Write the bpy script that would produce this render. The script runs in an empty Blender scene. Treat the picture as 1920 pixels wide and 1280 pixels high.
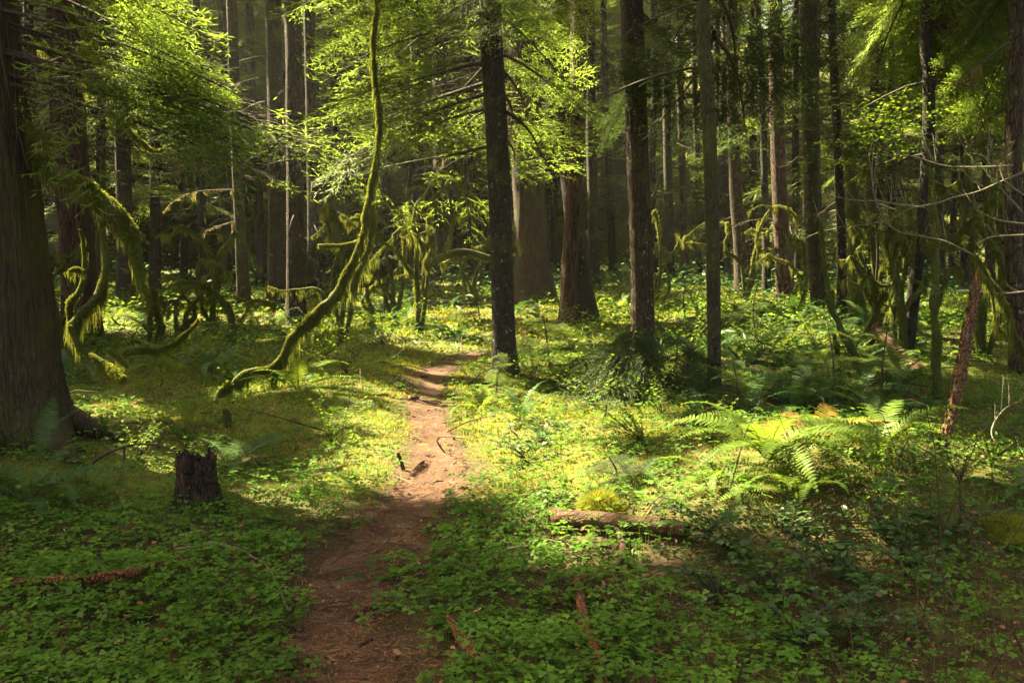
import bpy, math, random
import numpy as np
from mathutils import Vector

# ---------------------------------------------------------------- camera, sky, sun, exposure
C = bpy.context.scene
F = 1867.0                       # focal length in photograph pixels (1920 wide)
PITCH = math.radians(6.4)
EYE = 1.65
cam_d = bpy.data.cameras.new('camera'); cam = bpy.data.objects.new('camera', cam_d)
C.collection.objects.link(cam); C.camera = cam
cam_d.sensor_width = 36.0; cam_d.lens = 35.0; cam_d.clip_start = 0.1; cam_d.clip_end = 600
cam.location = (0, 0, EYE); cam.rotation_euler = (math.pi/2 - PITCH, 0, 0)

_a, _e = math.radians(-54), math.radians(47); S = np.array([math.sin(_a)*math.cos(_e), math.cos(_a)*math.cos(_e), math.sin(_e)])     # direction towards the sun
SUN_EL = math.asin(S[2]); SUN_AZ = math.atan2(S[0], S[1])
W = bpy.data.worlds.new('World'); C.world = W; W.use_nodes = True
nt = W.node_tree; nt.nodes.clear()
sky = nt.nodes.new('ShaderNodeTexSky'); sky.sky_type = 'NISHITA'; sky.sun_disc = False
sky.sun_elevation = SUN_EL; sky.sun_rotation = SUN_AZ
sky.air_density = 0.6; sky.dust_density = 6.0; sky.ozone_density = 0.2
bg = nt.nodes.new('ShaderNodeBackground'); bg.inputs[1].default_value = 0.072
wo = nt.nodes.new('ShaderNodeOutputWorld')
warm = nt.nodes.new('ShaderNodeMix'); warm.data_type = 'RGBA'; warm.blend_type = 'MULTIPLY'; warm.inputs[0].default_value = 1
warm.inputs[7].default_value = (1.0, .90, .62, 1)                # warm colour grade multiplied over the unseen sky's light
nt.links.new(sky.outputs[0], warm.inputs[6]); nt.links.new(warm.outputs[2], bg.inputs[0]); nt.links.new(bg.outputs[0], wo.inputs[0])
sd = bpy.data.lights.new('sun', 'SUN'); so = bpy.data.objects.new('sun', sd); C.collection.objects.link(so)
sd.energy = 5.0; sd.angle = math.radians(0.5); sd.color = (1.0, 0.88, 0.58)
so.rotation_euler = Vector(S).to_track_quat('Z', 'Y').to_euler(); so.location = (-30, 22, 40)
C.view_settings.view_transform = 'Standard'; C.view_settings.look = 'None'
C.view_settings.exposure = 3.6; C.view_settings.gamma = 1.0; C.view_settings.use_curve_mapping = False
cy = C.cycles
cy.max_bounces = 6; cy.diffuse_bounces = 4; cy.glossy_bounces = 2; cy.transmission_bounces = 2
cy.transparent_max_bounces = 4; cy.use_denoising = True; cy.sample_clamp_indirect = 6.0
cy.use_adaptive_sampling = True; cy.adaptive_threshold = 0.01; cy.caustics_reflective = False

rng = np.random.default_rng(11); R = random.Random(5)

# ---------------------------------------------------------------- noise, terrain, photograph coordinates
_P = np.random.default_rng(3).random((64, 64, 64))
def noise(x, y=0.0, z=0.0):
    x, y, z = np.broadcast_arrays(np.asarray(x, float), np.asarray(y, float), np.asarray(z, float))
    xi = np.floor(x).astype(int); yi = np.floor(y).astype(int); zi = np.floor(z).astype(int)
    fx = x-xi; fy = y-yi; fz = z-zi
    fx = fx*fx*(3-2*fx); fy = fy*fy*(3-2*fy); fz = fz*fz*(3-2*fz)
    def g(a, b, c): return _P[(xi+a) & 63, (yi+b) & 63, (zi+c) & 63]
    return (((g(0,0,0)*(1-fx)+g(1,0,0)*fx)*(1-fy)+(g(0,1,0)*(1-fx)+g(1,1,0)*fx)*fy)*(1-fz)
            + ((g(0,0,1)*(1-fx)+g(1,0,1)*fx)*(1-fy)+(g(0,1,1)*(1-fx)+g(1,1,1)*fx)*fy)*fz)*2-1
def fbm(x, y=0.0, z=0.0, o=3):
    r = 0; a = 1
    for k in range(o):
        r = r + a*noise(np.asarray(x)*2**k+7*k, np.asarray(y)*2**k+3*k, np.asarray(z)*2**k); a *= .5
    return r/1.75

cP, sP = math.cos(PITCH), math.sin(PITCH)
def ray(px, py):
    a = (px-960)/F; b = (640-py)/F
    return np.array([a, cP + b*sP, -sP + b*cP])          # not normalised
def at(px, py, d):
    r = ray(px, py); return np.array([0, 0, EYE]) + r*(d/r[1])
def project(p):
    p = np.atleast_2d(p); x = p[:,0]; y = p[:,1]; z = p[:,2]-EYE
    dep = np.maximum(y*cP - z*sP, 1e-3)
    return 960+F*x/dep, 640-F*(y*sP+z*cP)/dep

# centre line and half width of the path, in metres
def flat(px, py):
    r = ray(px, py); t = -EYE/r[2]; return r*t
_rows = [(1400,585,800),(1280,508,790),(1150,540,700),(1050,612,765),(960,690,825),(900,738,880),(860,768,878),(820,776,852),
         (780,772,836),(740,757,828),(705,768,842),(682,812,872),(668,850,900),(660,885,925)]
_pl = np.array([(flat(a, y)[0]*.5+flat(b, y)[0]*.5, flat(a, y)[1], (flat(b, y)[0]-flat(a, y)[0])/2) for y, a, b in _rows])
_pl = np.vstack([[(_pl[0,0]-.02, 0.4, .33)], _pl])
_t = np.linspace(0, len(_pl)-1, 200)
PL = np.stack([np.interp(_t, np.arange(len(_pl)), _pl[:,k]) for k in range(3)], 1)
for _ in range(10): PL[1:-1] = (PL[:-2]+PL[1:-1]*2+PL[2:])/4
PL[:,2] = np.clip(PL[:,2]*.86, .16, .5)
def path_d(x, y):
    x = np.asarray(x, float); y = np.asarray(y, float); sh = np.broadcast(x, y).shape
    x = np.broadcast_to(x, sh).ravel(); y = np.broadcast_to(y, sh).ravel(); o = np.empty(x.size)
    for i in range(0, x.size, 20000):
        d = np.hypot(x[i:i+20000,None]-PL[None,:,0], y[i:i+20000,None]-PL[None,:,1])
        k = d.argmin(1); o[i:i+20000] = d[np.arange(len(k)), k]-PL[k,2]
    return o.reshape(sh)
def H(x, y):
    x = np.asarray(x, float); y = np.asarray(y, float)
    h = .15*fbm(x*.55+3, y*.55, 1.3) + .045*noise(x*2.1, y*2.1, 5)
    d = path_d(x, y)
    h = h*np.clip(.35+d*.5, .3, 1) - .07*np.exp(-np.clip(d+.1, 0, 9)*3.0)+.03
    h = h + .26*np.exp(-((x-2.1)**2/1.6+(y-6.4)**2/1.3)) + .14*np.exp(-((x+3.3)**2/1.5+(y-7)**2/1.5))
    h = h + .45*np.exp(-((x-5)**2/6+(y-14)**2/9)) + .12*np.exp(-((x+1.6)**2/.5+(y-10.5)**2/3.))
    far = np.hypot(x, y)
    h = h + np.clip((far-44)/36, 0, 1)**1.2*16
    return h
def G(px, py):
    r = ray(px, py); o = np.array([0, 0, EYE]); t = np.linspace(1.5, 70, 1500)
    p = o[None]+r[None]*t[:,None]; below = p[:,2] < H(p[:,0], p[:,1])
    k = int(np.argmax(below)) if below.any() else len(t)-1
    a, b = t[max(k-1,0)], t[k]
    for _ in range(12):
        m = (a+b)/2; q = o+r*m
        if q[2] < H(q[0], q[1]): b = m
        else: a = m
    q = o+r*b; return np.array([q[0], q[1], float(H(q[0], q[1]))])

# ---------------------------------------------------------------- object helpers
def tag(o, label=None, cat=None, group=None, kind=None):
    if label: o['label'] = label
    if cat: o['category'] = cat
    if group: o['group'] = group
    if kind: o['kind'] = kind
    return o
def empty(name, loc=(0,0,0), rz=0.0):
    o = bpy.data.objects.new(name, None); C.collection.objects.link(o)
    o.location = [float(v) for v in loc]; o.rotation_euler = (0, 0, rz); o.empty_display_size = .1; return o
class Mesh:
    """collects vertices and polygons; polygons are (m,k) index arrays"""
    def __init__(s): s.v = []; s.f = []; s.n = 0; s.m = []
    def add(s, V, Fs, mat=0):
        V = np.asarray(V, float).reshape(-1, 3)
        if not isinstance(Fs, (list, tuple)): Fs = [Fs]
        for f in Fs:
            f = np.asarray(f, int)
            if f.size: s.f.append(f+s.n); s.m.append(np.full(len(f), mat, np.int32))
        s.v.append(V); s.n += len(V); return s
    def scatter(s, T, pos, rot, scale, mat=0):
        """T=(V,F) template; pos (n,3); rot (n,3,3); scale (n,) or (n,3)"""
        V, Fs = T; n = len(pos)
        if n == 0: return s
        sc = np.asarray(scale, float)
        if sc.ndim == 1: sc = np.repeat(sc[:,None], 3, 1)
        vv = V[None]*sc[:,None,:]
        vv = np.einsum('nij,nkj->nki', rot, vv)+pos[:,None,:]
        for f in (Fs if isinstance(Fs, (list, tuple)) else [Fs]):
            ff = (f[None]+(np.arange(n)*len(V))[:,None,None]).reshape(-1, f.shape[1])
            s.f.append(ff+s.n); s.m.append(np.full(len(ff), mat, np.int32))
        s.v.append(vv.reshape(-1, 3)); s.n += n*len(V); return s
    def data(s, name, mats, smooth=False):
        V = np.concatenate(s.v) if s.v else np.zeros((0,3))
        me = bpy.data.meshes.new(name)
        me.vertices.add(len(V)); me.vertices.foreach_set('co', V.astype(np.float32).ravel())
        if s.f:
            tot = np.concatenate([np.full(len(f), f.shape[1], np.int32) for f in s.f])
            li = np.concatenate([f.ravel() for f in s.f]).astype(np.int32)
            me.loops.add(len(li)); me.loops.foreach_set('vertex_index', li)
            me.polygons.add(len(tot)); st = np.concatenate([[0], np.cumsum(tot)[:-1]]).astype(np.int32)
            me.polygons.foreach_set('loop_start', st); me.polygons.foreach_set('loop_total', tot)
            me.polygons.foreach_set('material_index', np.concatenate(s.m))
            if smooth: me.polygons.foreach_set('use_smooth', np.ones(len(tot), bool))
        for m in (mats if isinstance(mats, (list, tuple)) else [mats]): me.materials.append(m)
        me.update(calc_edges=True); return me
    def build(s, name, mats, parent=None, smooth=False, loc=None):
        """vertices are in world space when a parent Empty without rotation or loc is given"""
        if loc is None and parent is not None:
            root = parent
            off = np.array(root.location)
            while root.parent is not None: root = root.parent; off = off+np.array(root.location)
            if s.v: s.v = [np.concatenate(s.v)-off[None]]
        o = bpy.data.objects.new(name, s.data(name, mats, smooth)); C.collection.objects.link(o)
        o.parent = parent
        if loc is not None:
            o.location = [float(v) for v in loc]
        return o

def basis(d, up=(0,0,1)):
    """rotation matrices whose x axis is d and z axis is near up; d (n,3)"""
    d = np.atleast_2d(np.asarray(d, float)); d = d/np.maximum(np.linalg.norm(d, axis=1, keepdims=True), 1e-9)
    up = np.broadcast_to(np.asarray(up, float), d.shape)
    y = np.cross(up, d); ln = np.linalg.norm(y, axis=1, keepdims=True)
    y = np.where(ln < 1e-4, np.array([[0,1.,0]]), y/np.maximum(ln, 1e-9)); z = np.cross(d, y)
    return np.stack([d, y, z], 2)
def rand_dir(n, g=rng):
    v = g.normal(size=(n,3)); return v/np.linalg.norm(v, axis=1, keepdims=True)
def frames(P):
    T = np.gradient(P, axis=0); T /= np.maximum(np.linalg.norm(T, axis=1, keepdims=True), 1e-9)
    a = np.array([1.,0,0]) if abs(T[0,0]) < .8 else np.array([0,0,1.]); N = np.empty_like(P)
    n = a-T[0]*a.dot(T[0]); n /= np.linalg.norm(n); N[0] = n
    for i in range(1, len(P)):
        n = n-T[i]*n.dot(T[i]); n /= max(np.linalg.norm(n), 1e-9); N[i] = n
    return T, N, np.cross(T, N)
def spline(P, n):
    P = np.asarray(P, float); k = len(P)
    if k < 3:
        t = np.linspace(0, k-1, n); return np.stack([np.interp(t, np.arange(k), P[:,j]) for j in range(P.shape[1])], 1)
    Q = np.vstack([2*P[0]-P[1], P, 2*P[-1]-P[-2]]); t = np.linspace(0, k-1-1e-6, n); i = t.astype(int); u = (t-i)[:,None]
    a, b, c, d = Q[i], Q[i+1], Q[i+2], Q[i+3]
    return .5*((2*b)+(c-a)*u+(2*a-5*b+4*c-d)*u*u+(3*b-a-3*c+d)*u**3)
def tube(P, rad, seg=8, disp=None, cap=True):
    P = np.asarray(P, float); n = len(P); rad = np.broadcast_to(np.asarray(rad, float), (n,))
    T, N, B = frames(P); th = np.linspace(0, 2*np.pi, seg, endpoint=False)
    r = rad[:,None]*np.ones((1,seg))
    if disp is not None: r = r*(1+disp(P, th))
    V = P[:,None]+(N[:,None]*np.cos(th)[None,:,None]+B[:,None]*np.sin(th)[None,:,None])*r[:,:,None]
    i = np.arange(n-1)[:,None]*seg; j = np.arange(seg)[None]; j2 = (j+1) % seg
    q = np.stack([i+j, i+j2, i+seg+j2, i+seg+j], 2).reshape(-1,4)
    V = V.reshape(-1,3); fs = [q]
    if cap:
        V = np.vstack([V, P[0], P[-1]]); jj = np.arange(seg); k = n*seg
        fs.append(np.stack([(jj+1) % seg, jj, np.full(seg, k)], 1))
        fs.append(np.stack([(n-1)*seg+jj, (n-1)*seg+(jj+1) % seg, np.full(seg, k+1)], 1))
    return V, fs

# ---------------------------------------------------------------- materials
def mat(name): 
    m = bpy.data.materials.new(name); m.use_nodes = True; m.node_tree.nodes.clear(); return m, m.node_tree
def N_(t, kind, **kw):
    n = t.nodes.new(kind)
    for k, v in kw.items():
        if k in n.inputs: n.inputs[k].default_value = v
        else: setattr(n, k, v)
    return n
def ramp(t, fac, cols):
    r = t.nodes.new('ShaderNodeValToRGB'); e = r.color_ramp.elements
    while len(e) < len(cols): e.new(.5)
    for k, (p, c) in enumerate(cols): e[k].position = p; e[k].color = (*c, 1)
    t.links.new(fac, r.inputs[0]); return r.outputs[0]
def mix(t, fac, a, b):
    m = t.nodes.new('ShaderNodeMix'); m.data_type = 'RGBA'
    if isinstance(fac, float): m.inputs[0].default_value = fac
    else: t.links.new(fac, m.inputs[0])
    for k, v in ((6, a), (7, b)):
        if isinstance(v, tuple): m.inputs[k].default_value = (*v, 1)
        else: t.links.new(v, m.inputs[k])
    return m.outputs[2]
def leaf_mat(name, cols, trans, tmix=.5, gloss=.02, rough=.5, patch=None):
    """leaves: a colour per leaf, light passing through them from behind"""
    m, t = mat(name); g = t.nodes.new('ShaderNodeNewGeometry')
    k = len(cols); base = ramp(t, g.outputs['Random Per Island'], [(i/(k-1), c) for i, c in enumerate(cols)])
    tc = N_(t, 'ShaderNodeTexCoord'); no = N_(t, 'ShaderNodeTexNoise', Scale=1.3, Detail=2.0)
    t.links.new(tc.outputs['Object'], no.inputs['Vector'])
    hs = N_(t, 'ShaderNodeHueSaturation'); t.links.new(base, hs.inputs['Color'])
    mr = N_(t, 'ShaderNodeMapRange'); t.links.new(no.outputs[0], mr.inputs[0])
    for q, v in zip((1,2,3,4), (.3,.7,.72,1.3)): mr.inputs[q].default_value = v
    t.links.new(mr.outputs[0], hs.inputs['Value'])
    d = N_(t, 'ShaderNodeBsdfDiffuse'); t.links.new(hs.outputs[0], d.inputs[0])
    tr = N_(t, 'ShaderNodeBsdfTranslucent')
    mul = N_(t, 'ShaderNodeMix'); mul.data_type = 'RGBA'; mul.blend_type = 'MULTIPLY'; mul.inputs[0].default_value = 1
    t.links.new(hs.outputs[0], mul.inputs[6]); mul.inputs[7].default_value = (*trans, 1)
    t.links.new(mul.outputs[2], tr.inputs[0])
    ms = N_(t, 'ShaderNodeMixShader'); ms.inputs[0].default_value = tmix
    t.links.new(d.outputs[0], ms.inputs[1]); t.links.new(tr.outputs[0], ms.inputs[2])
    gl = N_(t, 'ShaderNodeBsdfGlossy'); gl.inputs['Roughness'].default_value = rough; gl.inputs[0].default_value = (.6,.6,.5,1)
    m2 = N_(t, 'ShaderNodeMixShader'); m2.inputs[0].default_value = gloss
    t.links.new(ms.outputs[0], m2.inputs[1]); t.links.new(gl.outputs[0], m2.inputs[2])
    o = N_(t, 'ShaderNodeOutputMaterial'); t.links.new(m2.outputs[0], o.inputs[0]); return m
def bark_mat(name, c0, c1, c2, moss=(.10,.12,.02), mossy=.3, sc=(9,9,1.3), bump=.7, dist=.02, lichen=.0, vor=1.0):
    c0, c1, c2 = [tuple(x*(.68 if name.split('_')[-1] == 'bark' else 1) for x in c) for c in (c0, c1, c2)]
    m, t = mat(name); tc = N_(t, 'ShaderNodeTexCoord'); mp = N_(t, 'ShaderNodeMapping')
    mp.inputs['Scale'].default_value = sc; t.links.new(tc.outputs['Object'], mp.inputs[0])
    n1 = N_(t, 'ShaderNodeTexNoise', Scale=2.6, Detail=8.0, Roughness=.62, Distortion=.6); t.links.new(mp.outputs[0], n1.inputs['Vector'])
    v = N_(t, 'ShaderNodeTexVoronoi', Scale=3.0); v.feature = 'DISTANCE_TO_EDGE'; t.links.new(mp.outputs[0], v.inputs['Vector'])
    n2 = N_(t, 'ShaderNodeTexNoise', Scale=1.6, Detail=6.0, Roughness=.7); t.links.new(tc.outputs['Object'], n2.inputs['Vector'])
    col = ramp(t, n1.outputs[0], [(.3, c0), (.5, c1), (.72, c2)])
    crack = ramp(t, v.outputs['Distance'], [(.0, (1-vor,)*3), (.12, (1,1,1))])
    dark = tuple(x*.35 for x in c0)
    col = mix(t, crack, dark, col)
    f = ramp(t, n2.outputs[0], [(.62-mossy*.4, (0,0,0)), (.78-mossy*.35, (1,1,1))])
    n3 = N_(t, 'ShaderNodeTexNoise', Scale=40.0, Detail=3.0); t.links.new(tc.outputs['Object'], n3.inputs['Vector'])
    mc = mix(t, n3.outputs[0], tuple(x*.4 for x in moss), moss)
    col = mix(t, f, col, mc)
    if lichen > 0:
        n4 = N_(t, 'ShaderNodeTexNoise', Scale=14.0, Detail=4.0, Roughness=.7); t.links.new(tc.outputs['Object'], n4.inputs['Vector'])
        f4 = ramp(t, n4.outputs[0], [(.66-lichen*.1, (0,0,0)), (.70-lichen*.1, (1,1,1))])
        col = mix(t, f4, col, (.16,.17,.12))
    ad = N_(t, 'ShaderNodeMath', operation='ADD'); t.links.new(n1.outputs[0], ad.inputs[0]); t.links.new(crack, ad.inputs[1])
    b = N_(t, 'ShaderNodeBump'); b.inputs['Strength'].default_value = bump; b.inputs['Distance'].default_value = dist
    t.links.new(ad.outputs[0], b.inputs['Height'])
    p = N_(t, 'ShaderNodeBsdfPrincipled'); p.inputs['Roughness'].default_value = .85; p.inputs['Specular IOR Level'].default_value = .25
    t.links.new(col, p.inputs['Base Color']); t.links.new(b.outputs[0], p.inputs['Normal'])
    o = N_(t, 'ShaderNodeOutputMaterial'); t.links.new(p.outputs[0], o.inputs[0]); return m
def soil_mat(name, cols, sc=6.0, bump=.6, cover=None):
    m, t = mat(name); tc = N_(t, 'ShaderNodeTexCoord')
    n1 = N_(t, 'ShaderNodeTexNoise', Scale=sc, Detail=9.0, Roughness=.72); t.links.new(tc.outputs['Object'], n1.inputs['Vector'])
    n2 = N_(t, 'ShaderNodeTexNoise', Scale=sc*14, Detail=4.0, Roughness=.7); t.links.new(tc.outputs['Object'], n2.inputs['Vector'])
    a = N_(t, 'ShaderNodeMath', operation='ADD'); t.links.new(n1.outputs[0], a.inputs[0]); t.links.new(n2.outputs[0], a.inputs[1])
    h = N_(t, 'ShaderNodeMath', operation='MULTIPLY'); h.inputs[1].default_value = .5; t.links.new(a.outputs[0], h.inputs[0])
    col = ramp(t, h.outputs[0], cols)
    if cover:
        at_ = N_(t, 'ShaderNodeAttribute'); at_.attribute_name = 'cover'; col = mix(t, at_.outputs['Fac'], col, ramp(t, h.outputs[0], cover))
    b = N_(t, 'ShaderNodeBump'); b.inputs['Strength'].default_value = bump; b.inputs['Distance'].default_value = .03
    t.links.new(h.outputs[0], b.inputs['Height'])
    p = N_(t, 'ShaderNodeBsdfPrincipled'); p.inputs['Roughness'].default_value = .95; p.inputs['Specular IOR Level'].default_value = .15
    t.links.new(col, p.inputs['Base Color']); t.links.new(b.outputs[0], p.inputs['Normal'])
    o = N_(t, 'ShaderNodeOutputMaterial'); t.links.new(p.outputs[0], o.inputs[0]); return m

M = {}
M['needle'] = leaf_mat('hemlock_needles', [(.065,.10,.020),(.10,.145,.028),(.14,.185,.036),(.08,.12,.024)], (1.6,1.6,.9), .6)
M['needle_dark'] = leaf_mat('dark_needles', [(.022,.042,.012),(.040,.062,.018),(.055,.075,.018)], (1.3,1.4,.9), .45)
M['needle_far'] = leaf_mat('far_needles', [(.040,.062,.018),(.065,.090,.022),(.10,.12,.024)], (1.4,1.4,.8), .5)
M['sorrel'] = leaf_mat('sorrel_leaf', [(.045,.105,.014),(.065,.145,.018),(.085,.17,.022),(.06,.125,.016),(.11,.18,.024)], (1.5,1.4,.7), .45, .012, .5)
M['leaf'] = leaf_mat('broad_leaf', [(.06,.12,.014),(.09,.165,.016),(.13,.21,.022)], (1.9,1.55,.6), .5, .012)
M['salal'] = leaf_mat('salal_leaf', [(.020,.048,.014),(.032,.07,.018),(.045,.085,.02)], (1.2,1.4,.6), .25, .03, .4)
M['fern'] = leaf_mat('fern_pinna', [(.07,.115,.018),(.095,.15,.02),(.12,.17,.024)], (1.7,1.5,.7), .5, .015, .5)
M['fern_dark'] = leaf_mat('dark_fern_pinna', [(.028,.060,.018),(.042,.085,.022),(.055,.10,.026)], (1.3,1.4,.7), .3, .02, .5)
M['fern_gold'] = leaf_mat('golden_fern_pinna', [(.18,.17,.025),(.26,.17,.03),(.34,.15,.04),(.13,.16,.02)], (1.3,1.1,.5), .4)
M['fern_rust'] = leaf_mat('dead_fern_pinna', [(.12,.035,.016),(.18,.06,.022),(.09,.03,.014)], (1.2,.9,.6), .25)
M['moss'] = leaf_mat('moss_strand', [(.065,.088,.018),(.10,.125,.026),(.15,.165,.04),(.08,.08,.022)], (1.5,1.35,.7), .5, .0)
M['moss_hang'] = leaf_mat('hanging_moss', [(.085,.075,.028),(.13,.11,.040),(.18,.145,.06),(.07,.07,.022)], (1.4,1.25,.9), .5, .0)
M['turf'] = leaf_mat('carpet_moss', [(.08,.11,.014),(.14,.17,.02),(.20,.21,.026),(.25,.23,.035)], (1.5,1.35,.7), .4, .0)
M['litter'] = leaf_mat('litter', [(.10,.045,.022),(.18,.085,.04),(.28,.15,.08),(.06,.028,.015)], (1,.8,.6), .1, .0)
M['petal'] = leaf_mat('white_petal', [(.7,.68,.62),(.8,.78,.74)], (1,1,1), .3, .0)
M['bark_dark'] = bark_mat('hemlock_bark', (.018,.013,.009), (.04,.028,.018), (.085,.058,.038), mossy=.22, sc=(14,14,4), lichen=.25)
M['bark_brown'] = bark_mat('fir_bark', (.03,.018,.011), (.07,.042,.025), (.13,.08,.05), mossy=.2, sc=(12,12,2.4), lichen=.35)
M['bark_cedar'] = bark_mat('cedar_bark', (.035,.02,.012), (.075,.045,.027), (.14,.09,.055), mossy=.38, sc=(16,16,.9), bump=1.0, dist=.035, moss=(.085,.085,.02), vor=.35)
M['bark_red'] = bark_mat('red_furrowed_bark', (.05,.024,.014), (.11,.055,.032), (.18,.10,.06), mossy=.12, sc=(12,12,1.2), bump=1.0, dist=.04)
M['bark_moss'] = bark_mat('mossy_bark', (.04,.035,.012), (.07,.065,.018), (.10,.095,.025), mossy=.8, sc=(12,12,6), moss=(.085,.10,.016))
M['bark_olive'] = bark_mat('olive_bark', (.03,.022,.012), (.06,.046,.024), (.10,.08,.045), mossy=.42, sc=(12,12,3), moss=(.075,.085,.02), lichen=.3)
M['twig'] = bark_mat('bare_twig', (.10,.08,.055), (.17,.14,.09), (.24,.20,.13), mossy=.1, sc=(20,20,20), bump=.2)
M['twig_dark'] = bark_mat('dark_twig', (.03,.02,.014), (.06,.042,.026), (.10,.07,.045), mossy=.2, sc=(20,20,20), bump=.3)
M['rot'] = bark_mat('red_rotten_wood', (.08,.026,.012), (.24,.08,.03), (.38,.16,.07), mossy=.12, sc=(22,22,5), bump=1.0, dist=.02)
M['log_bark'] = bark_mat('log_bark', (.03,.012,.008), (.085,.034,.019), (.18,.075,.042), mossy=.2, sc=(3,11,11), bump=1.0, lichen=.08, vor=.15)
M['soil'] = soil_mat('forest_soil', [(.30,(.010,.007,.004)),(.44,(.028,.018,.009)),(.56,(.055,.036,.017)),(.66,(.06,.055,.018)),(.78,(.10,.07,.035))], cover=[(.3,(.03,.036,.008)),(.5,(.08,.09,.014)),(.7,(.14,.145,.025))])
M['path'] = soil_mat('needle_covered_earth', [(.30,(.018,.010,.006)),(.44,(.048,.025,.014)),(.56,(.10,.055,.032)),(.70,(.22,.14,.085))], 5.0, 1.0)

# ---------------------------------------------------------------- spots meant to be sunlit; foliage in their beams is left out
def _gw(px, py, r): p = G(px, py); return (*p, r)
def _aw(px, py, d, r): p = at(px, py, d); return (*p, r)
WELLS = np.array([
    # the path and the moss beside it
    _gw(805,860,.50), _gw(820,815,.52), _gw(800,900,.36), _gw(720,860,.30), _gw(735,800,.30), _gw(880,900,.36), _gw(930,850,.58), _gw(1010,820,.52),
    _gw(1080,860,.34), _gw(930,905,.30), _gw(1040,900,.25), _gw(1150,800,.32), _gw(1260,810,.24), _gw(1350,840,.16),
    # the clearing behind the bend
    _gw(770,640,.55), _gw(840,628,.8), _gw(900,650,.6), _gw(980,640,.55), _gw(1030,598,.9), _gw(870,596,.6), _gw(720,632,.3), _gw(830,610,.5), _gw(1045,975,.07),
    _gw(1130,700,.35), _gw(1010,700,.3), _gw(1100,640,.5),
    # the fern on the right and the debris in front of it
    _gw(1440,890,.36), _gw(1500,940,.27), _gw(1400,930,.22), _gw(1530,850,.30), _gw(1440,800,.28), _gw(1620,830,.25), _gw(1700,820,.26), _gw(1790,860,.26), _gw(1860,850,.22),
    _gw(1600,975,.10), _aw(1495,790,7.6,.28), _aw(1800,700,6.9,.28), _aw(1830,560,7.0,.42), _aw(1790,760,6.9,.3),
    # shrubs and moss further off to the right
    _gw(1450,640,.7), _gw(1520,620,.6), _gw(1300,700,.4), _gw(1400,720,.35), _gw(1230,600,.5),
    # left side
    _gw(650,790,.18), _gw(640,900,.12), _gw(425,960,.13), _gw(390,1000,.08), _gw(170,770,.16), _gw(250,760,.12),
    _gw(250,870,.16), _gw(480,640,.2), _gw(430,850,.12),
    # mossy stems and foliage in the air
    _aw(440,715,9.8,.22), _aw(500,690,9.9,.3), _aw(560,620,10,.35), _aw(600,580,10,.32), _aw(650,510,10,.28), _aw(680,440,10,.28), _aw(695,330,10,.28), _aw(710,220,10,.25), _aw(703,90,10,.25),
    _aw(560,250,7.0,.6), _aw(490,210,7.0,.7), _aw(430,160,6.9,.6), _aw(370,90,6.9,.5), _aw(520,290,7.0,.25),
    _aw(230,430,6.6,.26), _aw(170,370,6.7,.26), _aw(140,560,9.0,.3), _aw(150,520,7.5,.12),_aw(250,500,6.7,.1),
    _aw(700,150,12,1.3), _aw(640,280,12.4,1.0), _aw(780,80,12,1.2), _aw(860,250,12.8,1.0), _aw(760,260,12.8,1.1), _aw(1000,200,13,1.1), _aw(1080,330,13,.5), _aw(980,330,13,.6), _aw(900,30,11,.9), _aw(830,130,12.3,1.0), _aw(580,120,12.6,.8), _aw(680,60,12.2,1.0),
    _aw(1230,160,13,.4), _aw(1180,60,13,.4),
    # patches in the far wood
    _aw(1290,470,27,1.3), _aw(1400,460,27,1.6), _aw(1350,380,28,1.3), _aw(1230,320,26,1.2), _aw(900,460,25,.9), _aw(680,470,20,1.0), _aw(760,430,20,1.0), _aw(640,440,18,.8),
    _aw(430,90,24,1.2), _aw(300,510,19,.5), _aw(100,560,17,.4), _aw(1560,120,20,.8), _aw(1640,200,18,.5), _aw(1480,420,26,.9), _aw(1130,260,22,1.0), _aw(1650,300,14,.3),
    _aw(1700,180,11.5,.50), _aw(1620,200,11.5,.45), _aw(1760,200,11.5,.35), _aw(1560,290,11.5,.25), _aw(1850,100,13,.8), _aw(1780,70,12.5,.5), _aw(1880,220,13.5,.6), _aw(1700,110,16,.6),
    _aw(1780,430,8.5,.35), _aw(1680,420,8.5,.25), _aw(1860,380,8,.3), _aw(1610,450,13,.4), _aw(1610,350,13,.3), _aw(1570,600,12.5,.3), _aw(1800,320,8.2,.3), _aw(1650,500,12,.25),
    _aw(1240,40,16,.5), _aw(1360,90,20,.7), _aw(1340,250,22,.7), _aw(40,250,6.6,.1), _aw(90,240,6.7,.12), _aw(1430,520,24,.6), _aw(610,120,22,1.1), _aw(600,360,22,.8),
])
def open_to_sun(p, grow=1.0, clear=1.3, only=None):
    """True where a bit of canopy would stand in one of the beams"""
    p = np.atleast_2d(np.asarray(p, float)); o = np.zeros(len(p), bool)
    wob = 1+.38*fbm(p[:,0]*1.1, p[:,1]*1.1, p[:,2]*.3, 2)+.2*noise(p[:,0]*3.1, p[:,1]*3.1, p[:,2])
    for x, y, z, r in (WELLS if only is None else only):
        rel = p-np.array([x, y, z]); t = rel@S; d2 = (rel*rel).sum(1)-t*t
        o |= (t > clear+r*.5) & (d2 < ((r*1.08+.13)*wob*grow)**2)
    return o

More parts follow.
